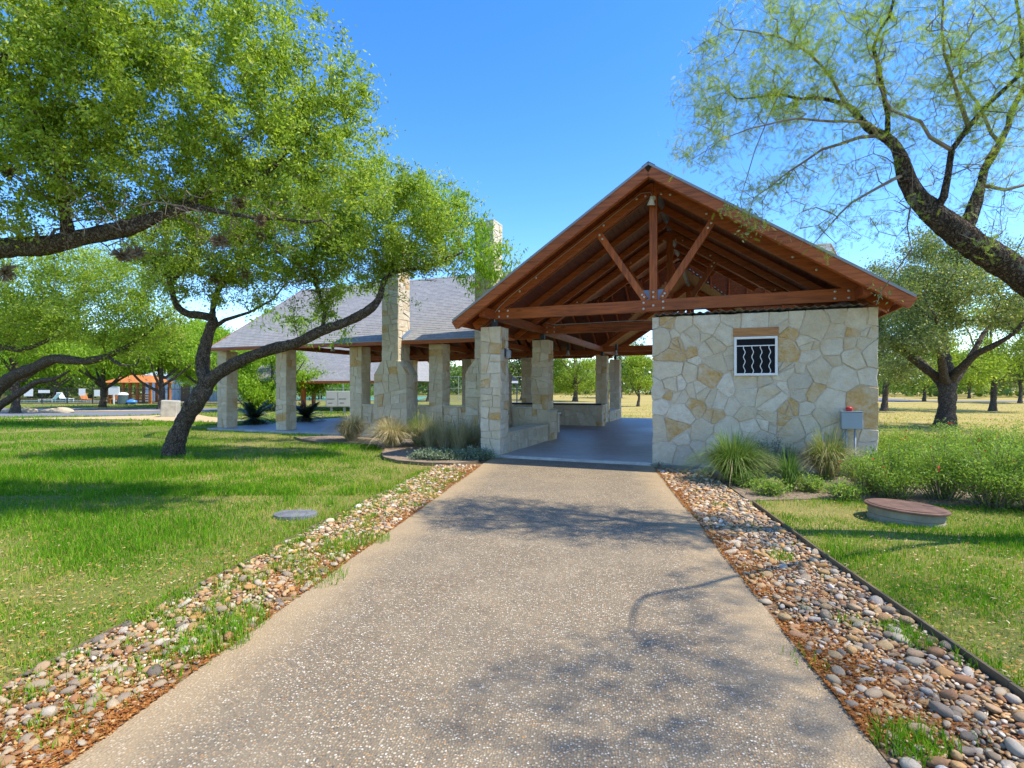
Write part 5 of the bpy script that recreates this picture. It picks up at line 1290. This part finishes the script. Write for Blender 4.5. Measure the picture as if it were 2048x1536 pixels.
lo = [(rr[i]*math.cos(a)*1.02, rr[i]*math.sin(a)*.8, -.03) for i, a in enumerate(an)]; hi = [(rr[i]*math.cos(a), rr[i]*math.sin(a)*.78, .045+r.normal(0, .002)) for i, a in enumerate(an)]
b.add(lo+hi+[(0, 0, .055)], [(i, (i+1) % n, n+(i+1) % n, n+i) for i in range(n)] + [(n+i, n+(i+1) % n, 2*n) for i in range(n)])
tag(b.build('flat_stone', MT['lid'], None, loc=(g_[0], g_[1], .0)), 'flat grey stone cover lying in the left lawn near the drive', 'stone')
def rock(name, label, cat, c, s, seed, mat, group=None):
    r = np.random.default_rng(seed); V, Fc = pebble_shape(seed, 12, 8); V = V*np.array(s)*(1+r.normal(0, .05, (len(V), 1))); V[:, 2] = np.maximum(V[:, 2], -s[2]*.4)+s[2]*.35
    o = link(name, np_mesh(name, V, Fc, MT[mat]), None, (c[0], c[1], 0)); tag(o, label, cat, group)
for i, (px, py, s, lab) in enumerate(((45, 824, (1.2, .5, .28), 'long flat boulder at the left end of the road verge'), (104, 825, (.85, .45, .25), 'middle boulder on the road verge'), (127, 826, (.65, .45, .28), 'pale boulder rightmost on the road verge'))):
    rock('boulder', lab, 'boulder', gnd(px, py), s, 300+i, 'boulder', 'boulders on the road verge')
g_ = gnd(340, 834); b = MB(); r = np.random.default_rng(9)
o = b.box((-.40, -.35, -.05), (.40, .35, .93)).build('limestone_block', MT['lime_block'], None, bevel=.05, loc=(g_[0], g_[1], 0), rot=(0, .06, .3)); tag(o, 'large upright limestone block behind the leaning oak trunk', 'block')

# mailbox cluster
g_ = gnd(676, 822); e = empty('mailbox_cluster', (g_[0]*.62, g_[1]*.62, 0), .25)
c = at(676, 798, 34.0); e.location = (c[0], c[1], 0); tag(e, 'grey cluster mailbox on two legs behind the hall', 'mailbox')
MB().box((-.72, -.25, .40), (.72, .25, 1.42)).build('cabinet', MT['mail'], e, bevel=.02)
for x0 in (-.69, .02):
    d_ = MB().box((x0, -.275, .43), (x0+.67, -.255, 1.39)).build('door', MT['mail'], e, bevel=.005)
    MB().box((x0+.05, -.285, .9), (x0+.5, -.276, .93)).build('slot', MT['black'], d_); MB().box((x0+.12, -.285, .64), (x0+.36, -.276, .67)).build('slot', MT['black'], d_)
for x0 in (-.4, .4): MB().box((x0-.07, -.12, 0), (x0+.07, .12, .40)).build('leg', MT['mail'], e)

# ------------------------------------------------------------------ far left: pool fence, shelter, metal building
def far(name, px, Y, label, cat, group=None, rz=0.0, z=0.0):
    e = empty(name, ((px-1024)*Y/F, Y, z), rz); tag(e, label, cat, group); return e
e = far('pool_fence', 240, 53.0, 'long black picket fence along the pool', 'fence')
x0, x1 = -18.0, 15.0
for z in (.25, 1.45): MB().box((x0, -.02, z), (x1, .02, z+.04)).build('rail', MT['black'], e)
for k in range(14):
    x = x0 + k*(x1-x0)/13; MB().box((x-.035, -.035, 0), (x+.035, .035, 1.72)).build('post', MT['black'], e)
mb = MB(); x = x0+.1
while x < x1: mb.box((x-.009, -.009, .05), (x+.009, .009, 1.62)); x += .14
mb.build('pickets', MT['black'], e)['kind'] = 'stuff'
for i, (px, py, w, h, lab) in enumerate(((42, 779, .8, .22, 'narrow white notice leftmost on the pool fence'), (58, 785, .9, .75, 'square white notice at the left end of the fence'), (89, 783, 1.15, .3, 'wide white notice on the fence above the lounger'), (165, 784, .65, .7, 'pale square notice in the middle of the fence'), (195, 786, .55, .65, 'square white notice left of the mesquite trunk'))):
    c = at(px, py, 52.9); e = empty('notice_board', (c[0], c[1]-.06, c[2]-h/2)); tag(e, lab, 'sign', 'notices on the pool fence')
    MB().box((-w/2, -.01, 0), (w/2, .01, h)).build('board', MT['white'], e); MB().box((-w/2+.05, .012, .05), (w/2-.05, .04, h-.05)).build('backing', MT['drip'], e)
e = far('sign_post', 228, 50.5, 'white notice on a pale post beside the bin', 'sign'); MB().box((-.06, -.05, 0), (.06, .05, 1.05)).build('post', MT['white'], e); MB().box((-.52, -.03, .95), (.52, .03, 1.72)).build('board', MT['white'], e); MB().box((-.4, -.05, 1.72), (.4, .05, 1.78)).build('cap', MT['drip'], e)
def lounger(px, Y, label, mat, rz):
    e = far('pool_lounger', px, Y, label, 'lounger', 'loungers by the pool', rz, .08)
    MB().beam((-1.0, 0, .30), (.35, 0, .32), .62, .05).build('seat', MT[mat], e); MB().beam((.35, 0, .32), (.85, 0, .98), .62, .05).build('backrest', MT[mat], e)
    for x in (-.9, .3):
        for y in (-.27, .27): MB().box((x-.025, y-.025, 0), (x+.025, y+.025, .30)).build('leg', MT['white'], e)
lounger(101, 56.5, 'white lounger by the pool with raised back', 'white', .2); lounger(172, 56.5, 'brown lounger by the pool with raised back', 'orange_wood', 2.6); lounger(130, 60, 'far white lounger behind the fence', 'white', 2.9)
e = far('waste_bin', 246, 50.8, 'dark bin with white domed lid by the shelter', 'bin'); MB().lathe([(.38, 0), (.42, .1), (.42, .85), (.40, .9)], 18).build('body', MT['bin'], e); MB().lathe([(.44, .90), (.46, .96), (.36, 1.12), (.1, 1.18)], 18).build('lid', MT['white'], e)
e = far('plastic_sack', 261, 50.6, 'crumpled blue sack on the ground beside the bin', 'sack'); V, Fc = pebble_shape(5, 12, 8); r = np.random.default_rng(3); V = V*np.array([.5, .35, .22])*(1+r.normal(0, .08, (len(V), 1))); V[:, 2] = np.maximum(V[:, 2]+.25, 0); link('bag', np_mesh('bag', V, Fc, MT['blue']), e)
e = far('picnic_shelter', 280, 55.5, 'orange timber picnic shelter with plank benches', 'shelter', rz=-.05)
for x in (-2.2, -.7, .8, 2.2):
    for y in (-1.4, 1.4): MB().box((x-.11, y-.11, 0), (x+.11, y+.11, 2.15)).build('post', MT['orange_wood'], e)
MB().add([(-2.7, -1.9, 2.15), (2.7, -1.9, 2.15), (2.7, 1.9, 2.15), (-2.7, 1.9, 2.15), (-1.2, 0, 2.95), (1.2, 0, 2.95)], [(0, 1, 5, 4), (1, 2, 5), (2, 3, 4, 5), (3, 0, 4), (3, 2, 1, 0)]).build('roof', MT['orange_wood'], e)
for x0, x1 in ((-2.1, .65), (.85, 2.1)):
    for z in (.35, .6, .85): MB().box((x0, -1.36, z), (x1, -1.30, z+.13)).build('slat', MT['orange_wood'], e)
e = far('picnic_bench', 236, 52.6, 'low orange plank bench left of the shelter', 'bench'); MB().box((-.7, -.25, .45), (.7, .25, .52)).build('seat', MT['orange_wood'], e); MB().box((-.7, .2, .55), (.7, .27, 1.0)).build('backrest', MT['orange_wood'], e)
for x in (-.6, .6): MB().box((x-.05, -.22, 0), (x+.05, .22, .45)).build('leg', MT['orange_wood'], e)
e = far('metal_building', 362, 62.0, 'pale blue grey metal building behind the shelter', 'building', rz=-.06)
MB().box((-4.6, 0, 0), (6.0, 8, 3.0)).build('wall', MT['metal_wall'], e); MB().add([(-4.9, -.3, 3.0), (6.3, -.3, 3.0), (6.3, 4, 4.0), (-4.9, 4, 4.0), (-4.9, 8.3, 3.0), (6.3, 8.3, 3.0)], [(0, 1, 2, 3), (3, 2, 5, 4)]).build('roof', MT['metal_wall'], e)
x = -4.4
while x < 6: MB().box((x-.03, -.05, .05), (x+.03, -.002, 2.98)).build('rib', MT['metal_wall'], e); x += .6
MB().box((.0, -.06, 0), (1.1, -.003, 2.05)).build('door', MT['brown_door'], e); MB().box((-.1, -.25, 2.1), (1.25, -.004, 2.2)).build('door_hood', MT['metal_wall'], e)
# tennis fence
e = far('tennis_fence', 640, 64.0, 'tall green mesh tennis fence behind the mailboxes', 'fence')
for k in range(15): MB().tube([(-14+2.8*k, 0, 0), (-14+2.8*k, 0, 3.0)], .04, 6).build('post', MT['pipe'], e)
for z in (.1, 1.55, 2.95): MB().tube([(-14, 0, z), (25.2, 0, z)], .025, 5).build('rail', MT['pipe'], e)
mb = MB(); x = -14
while x < 25: mb.box((x-.004, -.004, .1), (x+.004, .004, 2.95)); x += .11
z = .2
while z < 2.9: mb.box((-14, -.005, z-.004), (25.2, .003, z+.004)); z += .11
mb.build('mesh_wires', MT['chain'], e)['kind'] = 'stuff'
# neighbouring shelter with the grey roof seen under the hall eave
e = far('neighbour_shelter', 735, 40.0, 'neighbouring shelter with grey shingle roof seen under the hall eave', 'shelter', rz=-TH*.6)
b = MB(); n = 30
for i in range(n):
    a0, a1 = i/n, (i+1)/n; hx0, hx1 = 5.3, 5.3
    b.add([(-7.5, -4+4*a0, 2.1+2.7*a0), (5.0-1.5*a0, -4+4*a0, 2.1+2.7*a0), (-7.5, -4+4*a0, 2.12+2.7*a0), (5.0-1.5*a0, -4+4*a0, 2.12+2.7*a0), (-7.5, -4+4*a1, 2.1+2.7*a1), (5.0-1.5*a1, -4+4*a1, 2.1+2.7*a1)], [(0, 1, 3, 2), (2, 3, 5, 4)])
b.add([(-7.5, 0, 4.8), (3.5, 0, 4.8), (5.0, 4, 2.1), (-7.5, 4, 2.1), (5.0, -4, 2.1)], [(0, 1, 2, 3), (1, 4, 2)])
b.build('roof', MT['shingle'], e); MB().box((-7.5, -4.02, 1.93), (5.0, -3.97, 2.10)).build('fascia', MT['beam_u'], e)
for x in (-7, -3, 1, 4.5):
    for y in (-3.6, 3.6): MB().box((x-.12, y-.12, 0), (x+.12, y+.12, 2.1)).build('post', MT['beam_z'], e)
e = far('small_kiosk', 1012, 44.0, 'small kiosk with dark roof and white fascia seen between columns', 'kiosk')
MB().add([(-1.3, -1, 2.2), (1.05, -1, 2.2), (1.05, 1, 2.2), (-1.3, 1, 2.2), (0, 0, 3.0)], [(0, 1, 4), (1, 2, 4), (2, 3, 4), (3, 0, 4)]).build('roof', MT['black'], e); MB().box((-1.25, -1.0, 2.0), (1.0, -.96, 2.18)).build('fascia', MT['white'], e)
for x in (-1.1, .9): MB().box((x-.05, -.9, 0), (x+.05, -.8, 2.1)).build('post', MT['steel'], e)

# leafy sprigs hanging before the right rake
sprig('hanging_sprig', 'olive leafy sprig hanging before the upper right rake of the gable', [at(1455, 415, 6.3), at(1490, 430, 6.3), at(1500, 450, 6.3), at(1490, 465, 6.3), at(1525, 450, 6.3)], 34, .05, .055, 'oak_pale', [at(1560, 180, 6.0), at(1510, 300, 6.2), at(1480, 400, 6.3), at(1490, 450, 6.3)], at(1490, 420, 6.3))
sprig('hanging_sprig', 'thin leafy sprig hanging before the lower right eave', [at(1755, 570, 6.0), at(1765, 590, 6.0), at(1770, 600, 6.0)], 14, .05, .06, 'oak_pale', [at(1822, 500, 5.4), at(1790, 545, 5.7), at(1765, 580, 6.0), at(1752, 610, 6.0)], at(1760, 590, 6.0))
